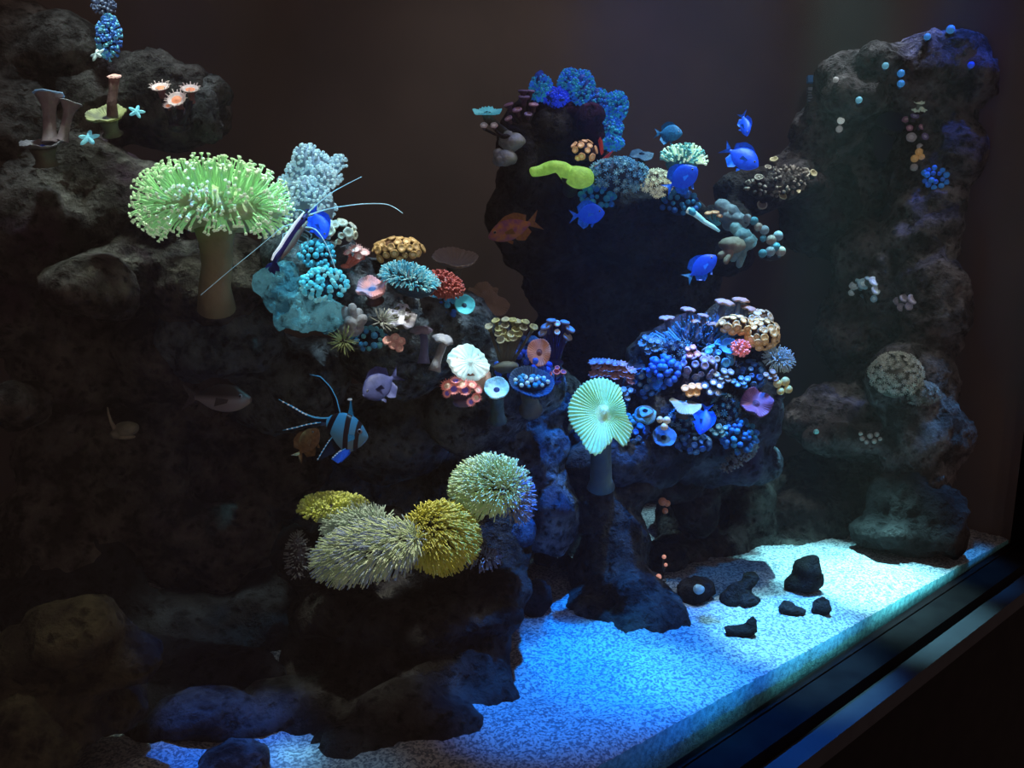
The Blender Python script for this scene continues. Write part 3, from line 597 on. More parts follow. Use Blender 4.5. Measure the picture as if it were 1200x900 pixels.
starfish('tiny whitish starfish under the blue soft coral on the wall', 114, 64, .86, 10, mat('white_star', (.6, .8, .8), None, .15, bump=.2), (-.3, .4, .8))
rock('encrusted_rock', 'pale pitted rock chunk above the toadstool coral', 'rock', [(240, 138, .9, 22, 32, 26), (255, 112, .92, 14, 14, 20), (228, 155, .9, 12, 12, 16)], M_ROCKG, seed=40, vox=.005, amp=.011, fr=20, pit=50)
# ------------------------------------------------------------------ ridge corals
CYB = mat('blue_grey_polyp', (.55, .8, .85), (.4, .68, .78), .32, scale=25, bump=0); CYT = mat('blue_grey_tissue', (.26, .4, .5), (.16, .28, .4), .07, scale=50, bump=.3)
def bush():
    z = .9; k = S(z); o = root('carnation_coral', 'bushy blue grey soft coral rising behind the cleaner shrimp', 'coral', P(368, 262, z))
    b = MB(); b.tube([P(368, 268, z), P(368, 240, z), P(366, 210, z)], [20*k, 24*k, 18*k], 18); b.build('trunk', CYT, o)
    rg = random.Random(4)
    for i, (px, py, r, dz) in enumerate([(360, 187, 16, 0), (372, 194, 15, 0), (350, 205, 15, .01), (379, 210, 14, -.01), (358, 226, 16, -.012), (374, 232, 13, -.015), (397, 192, 8, .01), (393, 208, 6, .008), (338, 222, 9, .01), (334, 214, 6, .012), (347, 248, 12, -.005), (386, 246, 7, .004)]):
        c = P(px, py, z+dz); b = MB(); b.ball(c, R*r*.85*k, T*r*.8*k, U*r*.95*k, 16, 12, 0, .2, 45, i)
        base = P(368, 240, z); b.tube([base, base.lerp(c, .6), c], [8*k, r*.45*k, r*.5*k], 10); lobe = b.build('lobe', CYT, o)
        t = MB()
        for (p, nn, w) in dome(c, R*r*.85*k, T*r*.8*k, U*r*.95*k, int(r*4), CV(0, .4, .9), rad(100), i, .25):
            t.tube([p, p+nn*2*k], [1.1*k, 1*k], 5); t.ball(p+nn*3*k, R*2.1*k, T*2.1*k, U*2.1*k, 6, 4)
        q = t.build('polyp_cover', CYB, o, kind='stuff')
bush()
colony('button_coral', 'small cream button coral dome below the blue tail', 'coral', 397, 275, .87, 18, 13, 16, 22, 5.2, 'cup', [((.75, .75, .55), (.5, .5, .3), (.2, .2, .15)), ((.6, .68, .6), (.4, .4, .3), (.2, .2, .15))], M_DARK, lim=95, seed=3)
CY1 = ((.12, .72, .92), (.2, .8, 1.), (.05, .2, .3))
colony('bubble_coral', 'bright cyan bubble coral cluster low on the ridge end', 'coral', 380, 335, .835, 23, 17, 18, 85, 3.0, 'bubble', [CY1, ((.3, .85, .95), (.2, .8, 1.), (.05, .2, .3))], M_RB2, face=(0, .4, .9), lim=95, seed=4, emit=.22)
colony('bubble_coral', 'dimmer cyan bubble coral just above the brighter cluster', 'coral', 372, 300, .86, 17, 14, 14, 50, 3.1, 'bubble', [((.1, .55, .75), (.2, .8, 1.), (.05, .2, .3))], M_RB2, face=(0, .4, .9), lim=95, seed=5, emit=.08)
bunch('polyp_coral', 'pinkish white polyps on a short red stalk', 'coral', .87, [(417, 292, 7, (0, .7, .7)), (427, 296, 6, (.3, .6, .7)), (408, 296, 5, (-.3, .6, .7)), (421, 300, 5, (0, .4, .9))], 'zoa', [((.8, .5, .48), (.9, .8, .75), (.6, .12, .1))], foot=(405, 312), base=mat('red_base', (.6, .16, .12), None, .1), emit=.1)
colony('zoanthid_colony', 'golden brown zoanthid dome on top of the ridge', 'coral', 467, 295, .92, 27, 14, 22, 42, 4.6, 'cup', [((.62, .42, .15), (.95, .75, .4), (.25, .15, .06)), ((.5, .34, .13), (.8, .6, .3), (.25, .15, .06))], mat('brown_base', (.2, .11, .05), (.1, .06, .03), 0, scale=80), lim=98, seed=6, face=(0, .75, .65), emit=.08)
C1 = mat('cyan_frill', (.18, .72, .85), (.07, .45, .65), .1, scale=40, bump=0); C2 = mat('cyan_frill_pale', (.5, .85, .85), (.25, .6, .7), .08, scale=40, bump=0)
tuft('frilly_mushroom', 'cyan frilly mushroom coral draped over a dark mound', 'coral', 480, 331, .875, 32, 17, 24, 430, 7, 1.0, [C1, C2], mat('dk_blue', (.02, .06, .1), None, .02), face=(.1, .8, .6), lim=82, droop=.15, seed=7, tip=.7, roll=-18)
tuft('coralline_lump', 'rough brick red coral crust beside the cyan frilly mushroom', 'coral', 519, 335, .93, 24, 15, 18, 330, 3.5, 1.5, [mat('brick', (.5, .13, .1), (.3, .06, .06), .05, scale=60, bump=.3)], mat('brick_base', (.36, .09, .08), (.16, .04, .05), .03, scale=80), face=(0, .6, .8), lim=100, seed=8, roll=-20, wig=.6)
M_TAN = mat('tan_translucent', (.3, .25, .2), (.2, .16, .13), .01, scale=18, bump=.2); 
mush('bowl_coral', 'pale brown bowl shaped coral sitting behind the red crust', 'coral', 533, 310, .99, 27, (.05, .86, .5), [M_TAN, M_TAN], cup=.4, sr=.3, ruf=(3, .05), ridge=(26, .02))
mush('disc_coral', 'faint brown overlapping disc coral at the dark ridge rim', 'coral', 578, 356, 1.04, 19, (.3, .6, .7), [M_TAN, M_TAN], cup=.1, ruf=(3, .15))
mush('disc_coral', 'faint brown disc coral with a wavy edge above its twin', 'coral', 566, 343, 1.06, 18, (0, .8, .6), [M_TAN, M_TAN], cup=.15, ruf=(4, .15))
mush('ring_coral', 'cyan rimmed round mushroom coral tilted on its side', 'coral', 544, 358, .93, 12, (.25, .2, .95), [mat('teal_rim', (.1, .6, .68), (.05, .4, .5), .1, scale=25), M_RB2], cup=.45, ruf=(3, .05), th=.2)
mush('mushroom_coral', 'pink lipped mushroom coral with blue spotted centre', 'coral', 436, 339, .87, 19, (-.1, .75, .65), [mat('pink_lip', (.75, .38, .38), (.3, .35, .6), .08, scale=45, bump=.3, lo=.4, hi=.55), mat('blue_mid', (.05, .2, .6), None, .15)], cup=.3, ruf=(3, .2), th=.22, smat=mat('maroon', (.12, .06, .07), (.06, .03, .04), 0), sr=.45)
mush('mushroom_coral', 'white and lilac crumpled mushroom coral on the ridge flank', 'coral', 471, 366, .86, 18, (.2, .65, .75), [mat('lilac_white', (.7, .72, .78), (.3, .33, .5), .05, scale=50, bump=.6), M_GREYL], cup=-.35, ruf=(4, .25), th=.15, ridge=(11, .05), sr=.5)
def lobed(name, label, px, py, z, spots, m, fx, fy):
    k = S(z); o = root(name, label, 'coral', P(fx, fy, z))
    b = MB(); b.ball(P(fx, fy-5, z+.004), R*16*k, T*13*k, U*10*k, 18, 12, 0, .2, 50, 2); b.build('base', m, o)
    for i, (x, y, r) in enumerate(spots):
        b = MB(); t = P(x, y, z-.004*(i % 3)); f = P(fx, fy-4, z); b.tube([f, f.lerp(t, .5)+R*k*2, f.lerp(t, .85), t, t+(t-f).normalized()*r*.45*k], [r*.9*k, r*k, r*1.02*k, r*.85*k, r*.35*k], 14); b.build('lobe', m, o)
lobed('finger_leather', 'grey leather coral with five stubby fingers', 410, 378, .85, [(396, 372, 6), (404, 362, 6), (413, 358, 5.5), (421, 364, 6), (427, 372, 6), (410, 374, 7)], M_GREYL, 411, 390)
SP = mat('spiky_green', (.35, .45, .2), (.2, .28, .14), .03, scale=30, bump=0)
tuft('burst_anemone', 'small olive starburst anemone hanging at the ridge bottom', 'anemone', 403, 400, .83, 5, 4, 5, 46, 14, .7, [SP], M_DARK, face=(0, .2, 1), lim=120, tip=.4, wig=.2)
tuft('burst_anemone', 'spiky grey green anemone between the leather and lilac corals', 'anemone', 449, 377, .845, 5, 4, 5, 46, 13, .7, [mat('spiky_grey', (.45, .5, .45), (.3, .35, .3), .03, scale=30, bump=0)], M_DARK, face=(.3, .5, .7), lim=110, tip=.4, wig=.2, flow=(.6, .2, 0))
bunch('flower_coral', 'pink flower coral of five round petals under the ridge', 'coral', .865, [(454, 399, 6, (-.2, .4, .9)), (463, 396, 6, (0, .5, .9)), (470, 400, 5.5, (.3, .3, .9)), (461, 404, 6, (0, .2, 1)), (468, 408, 5, (.2, 0, 1))], 'cup', [((.75, .4, .35), (.9, .6, .5), (.3, .12, .12))], foot=(463, 408), stem=False, emit=.08)
leather('leather_mushroom', 'tall mauve mushroom leather coral with a drooping cap', 494, 388, .9, 13, 38, 4, M_MAUVE, seed=1, smat=mat('mauve_blue', (.16, .2, .4), (.1, .12, .24), .03, scale=50))
leather('leather_mushroom', 'shorter grey mushroom leather coral beside the glowing anemone', 519, 399, .9, 13, 36, -8, M_GREYL, seed=2, capr=.55)
AW = mat('anemone_white', (.9, 1., .9), (.45, .85, .88), .42, scale=38, bump=.5); 
mush('bubble_anemone', 'glowing white cyan anemone, the brightest on the ridge', 'anemone', 551, 424, .92, 26, (.45, .25, .85), [AW, AW], cup=-.12, ruf=(3, .12), ridge=(18, .02), th=.2, stalk=(560, 445, .95), roll=1, smat=mat('peach', (.7, .45, .35), None, .1), sr=.5, ry=.85)
bunch('zoanthid_colony', 'red pink zoanthid flowers with blue eyes beneath the glowing anemone', 'coral', .915, [(524, 452, 7, (-.3, .5, .8)), (532, 456, 7, (-.1, .3, .9)), (541, 450, 7.5, (0, .6, .8)), (545, 457, 7.5, (.1, .4, .9)), (553, 451, 6, (.3, .6, .7)), (534, 446, 6, (0, .7, .6)), (558, 466, 5.5, (.3, .1, .9)), (524, 461, 5, (-.3, 0, .9)), (560, 457, 5, (.5, .4, .7)), (552, 471, 5, (.1, -.1, 1))], 'zoa',
      [((.9, .3, .25), (.95, .7, .5), (.3, .08, .1)), ((.85, .32, .32), (.2, .15, .7), (.3, .08, .1))], base=mat('violet_base', (.2, .16, .3), (.1, .08, .16), .02), foot=(542, 472), emit=.14)
bunch('zoanthid_colony', 'yellow green zoanthid table on a pale stalk', 'coral', .95, [(582+rng.uniform(-3.5, 3.5)+x*9.2+(4 if j % 2 else 0)-(10 if j == 1 else 0), 376+rng.uniform(-2.5, 2.5)+j*7+abs(x-2)*.9, 5.2, (-.25+.12*x, .85-.17*j, .55+.15*j)) for j in range(4) for x in range([5, 6, 4, 3][j])], 'ring',
      [((.55, .55, .22), (.35, .35, .15), (.2, .2, .1)), ((.6, .6, .38), (.4, .42, .3), (.2, .2, .1))], foot=(592, 430), base=M_STALK, emit=.07)
bunch('polyp_coral', 'dark grey polyps with two gleaming white dots', 'coral', 1.0, [(653, 379, 4, (0, .3, .9)), (653, 389, 3.6, (0, .3, .9))]+[(640, 383, 7, (-.4, .8, .5)), (646, 376, 6, (0, .9, .4)), (662, 378, 6, (.2, .9, .4)), (668, 386, 6.5, (.5, .7, .5)), (636, 390, 6, (-.5, .6, .6)), (665, 395, 6, (.4, .6, .6))], 'cup',
      [((.9, 1, 1), (1, 1, 1), (.1, .1, .2))]*2+[((.26, .25, .26), (.36, .36, .38), (.06, .06, .16))]*6, foot=(650, 425), base=mat('indigo', (.02, .03, .16), None, .05), emit=.12)
mush('mushroom_coral', 'orange folded mushroom coral on a dark blue foot', 'coral', 632, 413, .97, 14, (-.1, .15, 1), [mat('orange_disc', (.75, .36, .22), (.5, .2, .14), .12, scale=40, bump=.3), mat('orange_dark', (.3, .1, .07), None, .05)], cup=.35, ruf=(2, .3), th=.3, ridge=(30, .02), ry=1.2, smat=mat('indigo', (.02, .03, .16)))
bunch('ring_polyp', 'four glowing red ring polyps in a little row', 'coral', .985, [(637, 435, 3.6, (0, .6, .8)), (643, 438, 4, (0, .6, .8)), (652, 436, 4.4, (.1, .7, .7)), (660, 436, 3.6, (.2, .7, .7)), (653, 431, 3, (0, .6, .8))], 'ring', [((.95, .25, .15), (.25, .05, .1), (.1, .03, .05))], foot=(650, 448), base=mat('indigo', (.02, .03, .16)), emit=.35)
colony('blue_sponge', 'deep blue knobbly sponge between the yellow table and bowl', 'sponge', 610, 430, .985, 28, 13, 16, 40, 4, 'bubble', [((.02, .14, .75), (.1, .2, .8), (.02, .05, .2)), ((.02, .08, .5), (.1, .2, .8), (.02, .05, .2))], M_RB2, seed=9, emit=.12, lim=100)
mush('ring_coral', 'white cyan rimmed cup coral with a dark blue middle', 'coral', 582, 457, .92, 14.5, (0, .5, .85), [mat('white_cyan', (.55, .9, .95), (.1, .5, .7), .2, scale=55, bump=.5, lo=.3, hi=.6), mat('navy', (.01, .05, .2))], cup=.5, ruf=(5, .06), th=.25, stalk=(583, 492, .95), sr=.6, smat=mat('teal_stalk', (.06, .12, .14), (.03, .06, .08)))
M_BOWL = mat('bowl_blue', (.015, .06, .13), (.008, .025, .06), .02, scale=60, bump=.4); 
mush('bowl_coral', 'dark blue bowl coral sprinkled with pale polyps', 'coral', 622, 452, .945, 27, (.12, .75, .65), [M_BOWL, M_BOWL], cup=.3, ruf=(3, .05), th=.15, sr=.4, stalk=(622, 480, .98))
colony('polyp_coral', 'pale cyan button polyps growing inside the dark blue bowl', 'coral', 622, 451, .943, 18, 8, 14, 26, 2.6, 'bubble', [((.6, .9, .85), (1, 1, 1), (.05, .2, .3)), ((.05, .4, .7), (1, 1, 1), (.05, .2, .3))], M_BOWL, seed=10, emit=.14, lim=75, face=(0, .9, .5))
colony('blue_sponge', 'blue cyan sponge patch under the ring coral on the ridge', 'sponge', 522, 360, .96, 13, 13, 12, 26, 3.6, 'bubble', [((.05, .35, .6), (.1, .4, .7), (.02, .1, .2)), ((.02, .12, .5), (.1, .2, .8), (.02, .05, .2))], M_RB2, seed=19, emit=.07, lim=100)
colony('blue_sponge', 'blue sponge strip hanging from the ridge underside', 'sponge', 432, 398, .89, 17, 10, 12, 26, 3.4, 'bubble', [((.05, .3, .6), (.1, .4, .7), (.02, .1, .2)), ((.1, .4, .5), (.1, .2, .8), (.02, .05, .2))], M_RB2, seed=21, emit=.05, lim=100)
rock('encrusted_rock', 'holey rock with painted cyan light along the lowest edge of the ridge', 'rock', [(346, 352, .85, 26, 22, 24), (370, 368, .845, 28, 14, 24), (392, 378, .84, 16, 8, 16), (332, 340, .86, 14, 18, 20), (345, 374, .85, 22, 10, 20)], rockmat('cyan_glow_rock', (.03, .14, .2), (.2, .62, .74), (.06, .3, .5), 90, .28), seed=77, vox=.0035, amp=.02, fr=18, pit=48)  # cyan colour and emission stand in for light on shadowed rock
# ------------------------------------------------------------------ island garden
GE = mat('elephant_ear', (.5, .9, .45), (.22, .55, .22), .17, scale=22, bump=.35, bscale=260, lo=.3, hi=.6)
def ear_shape(t):
    d = math.degrees(t) % 360
    pts = [(0, .62), (35, .68), (62, .95), (90, 1.02), (110, 1.02), (140, 1.), (180, 1.02), (220, 1.), (255, 1.26), (278, .9), (289, .74), (300, 1.08), (330, .92), (350, .68), (360, .62)]
    for (a, x), (b_, y) in zip(pts, pts[1:]):
        if a <= d <= b_: f = (d-a)/(b_-a); f = f*f*(3-2*f); return x+(y-x)*f
    return 1
mush('elephant_ear_coral', 'bright green fan shaped elephant ear coral with fine radiating ridges', 708, 484, 1.05, 42, (.12, .3, .95), [GE, mat('ear_mouth', (.6, .95, .55), None, .2)], stalk=(704, 570, 1.12), sr=.32, ruf=(3, .03), ridge=(52, .026), cup=.05, th=.05, shape=ear_shape, curl=.12,
     smat=mat('ear_stalk', (.1, .15, .14), (.06, .09, .1), .01, scale=30))
RP = ((.55, .25, .24), (.75, .45, .42), (.2, .08, .1))
bunch('zoanthid_colony', 'dusty pink zoanthid table above the green elephant ear', 'coral', 1.13, [(696+x*8.2+(3 if j % 2 else 0), 424+j*6.5+x*.8+rng.uniform(-2, 2), 6, (-.3+.1*x, .85-.15*j, .6)) for j in range(3) for x in range([5, 6, 6][j])]+[(738, 446, 6, (.4, .5, .7))], 'flower',
      [RP, ((.42, .22, .26), (.6, .4, .42), (.2, .08, .1))], foot=(722, 462), base=mat('plum_base', (.14, .1, .18), (.06, .05, .1)), emit=.05)
for i, (px, py, r, h, ln, c) in enumerate([(781, 373, 9, 34, 2, 0), (806, 363, 9, 34, -2, 0), (824, 370, 7, 28, -2, 0), (849, 355, 12, 30, -6, 1), (868, 352, 10, 28, -6, 1), (878, 362, 10, 26, -10, 1), (887, 371, 8, 22, -8, 1), (815, 377, 7, 24, 2, 0), (834, 380, 9, 22, 0, 0)]):
    leather('leather_mushroom', ['grey mushroom leather coral standing apart at the garden edge', 'grey flat capped leather mushroom next along the garden top', 'small grey leather mushroom with a round cap by the blue feathers', 'broad brownish leather mushroom at the very top of the garden', 'tilted brownish leather mushroom overlapping the broad one', 'brownish leather mushroom leaning above the gold polyps', 'smallest brownish leather mushroom beside the cream polyps', 'low grey leather mushroom tucked between two taller caps', 'low wide grey leather mushroom above the lavender polyps'][i],
            px, py, 1.15, r, h, ln, mat('grey_brown', (.42, .3, .28), (.24, .17, .17), .02, scale=60) if not c else mat('warm_brown', (.52, .35, .28), (.3, .2, .17), .02, scale=60), seed=i, capr=.35, smat=mat('blue_stem', (.12, .18, .26), (.07, .1, .18), .02, scale=40))
def feather(label, px, py, z, pts, m, w=5):
    k = S(z); o = root('feather_coral', label, 'coral', P(px, py, z)); b = MB()
    ch = [P(x, y, z) for x, y in pts]; b.tube(ch, [2.2*k, 1.8*k, 1.5*k, 1.*k][:len(ch)]+[1*k]*max(0, len(ch)-4), 8); b.build('stem', m, o)
    b = MB()
    for a, c in zip(ch, ch[1:]):
        for i in range(6):
            p = a.lerp(c, i/6); d = (c-a).normalized(); n = d.cross(T).normalized()
            for sg in (1, -1): b.tube([p, p+(n*sg+d*.5)*w*.6*k, p+(n*sg*.9+d*.9-U*.3)*w*k], [.9*k, .9*k, .5*k], 5)
    b.build('pinnule_fringe', m, o, kind='stuff')
MF = mat('blue_feather', (.06, .36, .62), (.03, .2, .42), .07, scale=40, bump=0)
feather('blue feathery coral branch curving out at the garden edge', 790, 420, 1.14, [(782, 412), (778, 398), (768, 392), (757, 401)], MF, 6)
feather('blue feathery coral branch leaning against the grey leather stalks', 805, 415, 1.14, [(800, 412), (793, 400), (786, 392), (782, 388)], MF, 5)
feather('slim blue feathery branch rising toward the gold polyps', 835, 412, 1.13, [(836, 410), (843, 400), (852, 394)], MF, 5)
tuft('fan_coral', 'translucent blue grey fan coral spreading behind the garden centre', 'coral', 822, 402, 1.16, 30, 16, 10, 240, 18, .8, [mat('fan1', (.1, .2, .3), (.05, .12, .22), .03, scale=30, bump=0), mat('fan2', (.03, .25, .5), None, .05, scale=30, bump=0)], M_RB2, face=(0, .9, .4), lim=85, seed=13, wig=.12)
GO = [((.75, .45, .14), (1., .75, .35), (.2, .1, .03)), ((.6, .36, .12), (.95, .65, .3), (.2, .1, .03))]
colony('zoanthid_colony', 'golden zoanthid cluster like coins on the garden corner', 'coral', 893, 392, 1.13, 17, 16, 15, 38, 4.4, 'cup', GO, mat('gold_base', (.16, .09, .04)), face=(.2, .3, .9), lim=100, seed=14, emit=.12)
colony('zoanthid_colony', 'small gold zoanthid patch in front of the brown leather mushrooms', 'coral', 861, 381, 1.13, 17, 8, 12, 16, 5, 'cup', GO, mat('gold_base', (.16, .09, .04)), face=(0, .5, .8), lim=95, seed=15, emit=.1)
colony('zoanthid_colony', 'cream zoanthid patch between gold coins and leather caps', 'coral', 889, 375, 1.15, 13, 9, 10, 14, 4.5, 'cup', [((.65, .62, .45), (.8, .75, .5), (.2, .15, .1))], mat('gold_base', (.16, .09, .04)), face=(.2, .5, .8), lim=95, seed=16)
mush('ring_coral', 'bright blue ring shaped mushroom coral beside the pink lump', 854, 406, 1.12, 9.5, (-.2, .2, 1), [mat('bright_blue', (.03, .3, .8), (.02, .15, .5), .1, scale=30), M_RB2], cup=.4, th=.25, ruf=(3, .08))
tuft('flower_coral', 'salmon pink ruffled coral lump beside the blue ring', 'coral', 867, 408, 1.12, 9, 7, 7, 90, 3.6, 1.5, [mat('salmon', (.95, .32, .3), (.7, .2, .2), .2, scale=60, bump=0)], mat('salmon_base', (.6, .15, .15), None, .1), face=(0, .4, .9), lim=105, seed=17, tip=1.3)
colony('blue_sponge', 'round royal blue knobbly sponge in the garden middle', 'sponge', 777, 436, 1.11, 13, 14, 12, 34, 3.8, 'bubble', [((.02, .22, .8), (.1, .4, 1), (.01, .08, .3)), ((.02, .12, .55), (.1, .4, 1), (.01, .08, .3))], M_RB2, seed=18, emit=.07, face=(0, .4, .9), lim=100)
colony('zoanthid_colony', 'lavender zoanthid cluster in the garden centre', 'coral', 818, 430, 1.12, 18, 14, 12, 20, 4.8, 'cup', [((.28, .28, .45), (.45, .45, .6), (.08, .08, .15)), ((.2, .24, .42), (.35, .4, .6), (.08, .08, .15))], M_RB2, face=(0, .5, .85), lim=98, seed=19, emit=.05)
bunch('zoanthid_colony', 'four small pink polyps above the lavender cluster', 'coral', 1.11, [(808, 416, 4.5, (0, .5, .9)), (817, 415, 4.5, (0, .5, .9)), (812, 407, 4, (0, .6, .8)), (806, 409, 3.5, (0, .6, .8))], 'cup', [((.6, .32, .42), (.8, .5, .55), (.2, .1, .15))], foot=(812, 424), emit=.08)
colony('zoanthid_colony', 'grey green zoanthid patch on the inner side of the garden', 'coral', 840, 420, 1.13, 16, 13, 10, 18, 4.8, 'cup', [((.28, .36, .36), (.4, .5, .5), (.05, .1, .15)), ((.05, .3, .6), (.1, .45, .7), (.05, .1, .15))], M_RB2, face=(0, .5, .85), lim=98, seed=22)
bunch('zoanthid_colony', 'orange zoanthid tuft low in the blue garden', 'coral', 1.1, [(803, 455, 5, (-.2, .5, .8)), (811, 453, 5, (0, .6, .8)), (819, 453, 5, (.2, .6, .8)), (808, 461, 5, (-.1, .3, .9)), (816, 460, 5, (.1, .3, .9))], 'cup', [((.85, .42, .14), (1, .65, .3), (.3, .12, .03))], foot=(812, 466), emit=.14)
bunch('zoanthid_colony', 'dark polyps with white eyes beside the orange tuft', 'coral', 1.1, [(826, 452, 4.5, (-.1, .5, .8)), (836, 448, 4.5, (0, .5, .8)), (843, 452, 4.5, (.2, .5, .8)), (832, 459, 4.5, (0, .3, .9)), (841, 460, 4.5, (.2, .3, .9))], 'zoa', [((.1, .16, .22), (.9, .9, .8), (.03, .05, .1))], foot=(835, 464), emit=.08)
mush('disc_coral', 'pale grey green leaf shaped disc coral below the orange tuft', 803, 473, 1.1, 19, (.15, .9, .4), [mat('sage', (.4, .46, .4), (.22, .3, .28), .03, scale=20, bump=.2), M_GREYL], ruf=(2, .18), cup=-.1)
mush('mushroom_coral', 'cyan white mushroom lump beside the elephant ear', 756, 481, 1.08, 13, (-.1, .7, .7), [mat('cyan_lump', (.25, .6, .7), (.05, .3, .5), .07, scale=70, bump=.4), M_RB2], cup=-.5, th=.3, ruf=(3, .15), sr=.6)
mush('mushroom_coral', 'plum coloured folded mushroom coral under the yellow polyps', 886, 473, 1.12, 18, (0, .45, .9), [mat('plum', (.26, .1, .18), (.14, .06, .12), .03, scale=30), mat('plum_dark', (.1, .03, .07))], cup=.3, ruf=(3, .3), th=.2)
tuft('soft_coral', 'pale feathery tuft on a grey stalk at the garden side', 'coral', 912, 421, 1.13, 13, 9, 10, 240, 7, .8, [mat('pale_tuft', (.55, .65, .6), (.3, .42, .42), .05, scale=30, bump=0)], mat('tuft_base', (.2, .28, .3), (.1, .16, .2)), face=(.2, .5, .8), lim=120, seed=23, roll=-20)
bunch('zoanthid_colony', 'yellow button polyps under the pale feathery tuft', 'coral', 1.12, [(911, 451, 5, (-.2, .5, .8)), (919, 449, 5.5, (.1, .6, .7)), (922, 457, 5, (.3, .3, .9)), (914, 459, 4.5, (0, .2, 1))], 'bubble', [((.75, .6, .2), (1, .8, .4), (.2, .15, .05))], foot=(914, 465), emit=.1)
mush('disc_coral', 'blue disc coral with cream polyps perched on its rim', 778, 513, 1.09, 14, (0, .55, .85), [mat('steel_blue', (.06, .2, .36), (.03, .1, .24), .04, scale=40, bump=.3), M_RB2], cup=.35, ruf=(4, .1))
bunch('polyp_coral', 'three cream yellow polyps above the blue disc coral', 'coral', 1.085, [(773, 493, 4, (0, .6, .8)), (781, 494, 4.5, (0, .6, .8)), (778, 501, 4.5, (0, .4, .9))], 'bubble', [((.8, .7, .45), (1, .9, .6), (.3, .25, .1))], foot=(778, 507), stem=False, emit=.12)
colony('blue_sponge', 'dark blue sponge clump at the lower corner of the garden', 'sponge', 866, 512, 1.13, 17, 15, 12, 40, 3.4, 'bubble', [((.02, .16, .45), (.1, .4, 1), (.01, .06, .2)), ((.03, .25, .4), (.1, .4, 1), (.01, .06, .2))], M_RB2, seed=24, emit=.04, lim=100, face=(0, .4, .9))
tuft('encrusting_coral', 'grey green frilled crust along the rim below the blue sponge', 'coral', 866, 537, 1.15, 24, 6, 10, 150, 4, 1.3, [mat('grey_frill', (.3, .36, .34), (.15, .2, .2), .01, scale=40, bump=0)], M_ROCKG, face=(0, .6, .8), lim=100, seed=25, roll=38, wig=.6)
for i, (px, py, rx, ry, c, lb) in enumerate([(755, 450, 16, 16, 0, 'ink blue polyp mat beside the round blue sponge'), (745, 510, 16, 14, 0, 'ink blue polyp mat beside the elephant ear lobe'), (800, 492, 15, 11, 1, 'teal blue polyp mat under the leaf shaped disc'), (850, 480, 14, 16, 1, 'teal blue polyp mat above the hiding blue fish'), (790, 410, 20, 12, 1, 'teal blue polyp mat below the feathery branches'), (880, 440, 16, 16, 0, 'ink blue polyp mat behind the plum mushroom'), (812, 520, 20, 10, 0, 'ink blue polyp mat along the garden foot')]):
    colony('polyp_mat', lb, 'coral', px, py, 1.14, rx, ry, 12, 26, 3.6, ['cup', 'star'][c], [[((.03, .13, .38), (.06, .2, .5), (.01, .05, .15)), ((.06, .2, .35), (.2, .35, .5), (.01, .05, .15))], [((.04, .25, .42), (.1, .4, .55), (.01, .08, .15)), ((.12, .25, .3), (.3, .4, .5), (.01, .08, .15))]][c], M_RB2, seed=30+i, face=(0, .45, .9), lim=98, emit=.03)

for i, (px, py, n, sp, r, st, col, lb) in enumerate([
        (730, 462, 7, 12, 4., 'cup', ((.16, .24, .3), (.3, .42, .48), (.05, .08, .12)), 'slate blue button polyps between the pink table and the elephant ear'),
        (762, 404, 8, 13, 4.2, 'flower', ((.07, .2, .32), (.2, .36, .46), (.03, .08, .14)), 'dark teal flower polyps under the curving blue feather'),
        (848, 440, 7, 11, 4., 'cup', ((.2, .26, .3), (.4, .46, .48), (.06, .08, .1)), 'ash grey button polyps beside the white eyed polyps'),
        (868, 448, 6, 10, 4., 'cup', ((.05, .22, .4), (.2, .4, .5), (.02, .08, .14)), 'dusky blue button polyps above the plum mushroom'),
        (736, 492, 6, 9, 3.6, 'bubble', ((.03, .28, .48), (.1, .4, .6), (.02, .1, .2)), 'teal bead polyps right behind the elephant ear notch'.replace('right ', '')),
        (842, 505, 6, 10, 3.6, 'cup', ((.05, .24, .3), (.2, .4, .45), (.02, .08, .1)), 'dark teal button polyps under the hiding blue fish'),
        (905, 440, 5, 8, 3.6, 'cup', ((.3, .22, .16), (.5, .36, .26), (.1, .06, .05)), 'brown button polyps below the pale feathery tuft')]):
    rg = random.Random(90+i)
    bunch('polyp_coral', lb, 'coral', 1.115, [(px+sp*math.sqrt((k+.5)/n)*math.cos(k*2.4), py+.75*sp*math.sqrt((k+.5)/n)*math.sin(k*2.4), r*rg.uniform(.8, 1.2), (rg.uniform(-.3, .3), .5, .8)) for k in range(n)], st, [col], foot=(px, py+6), base=M_RB2, emit=.05)
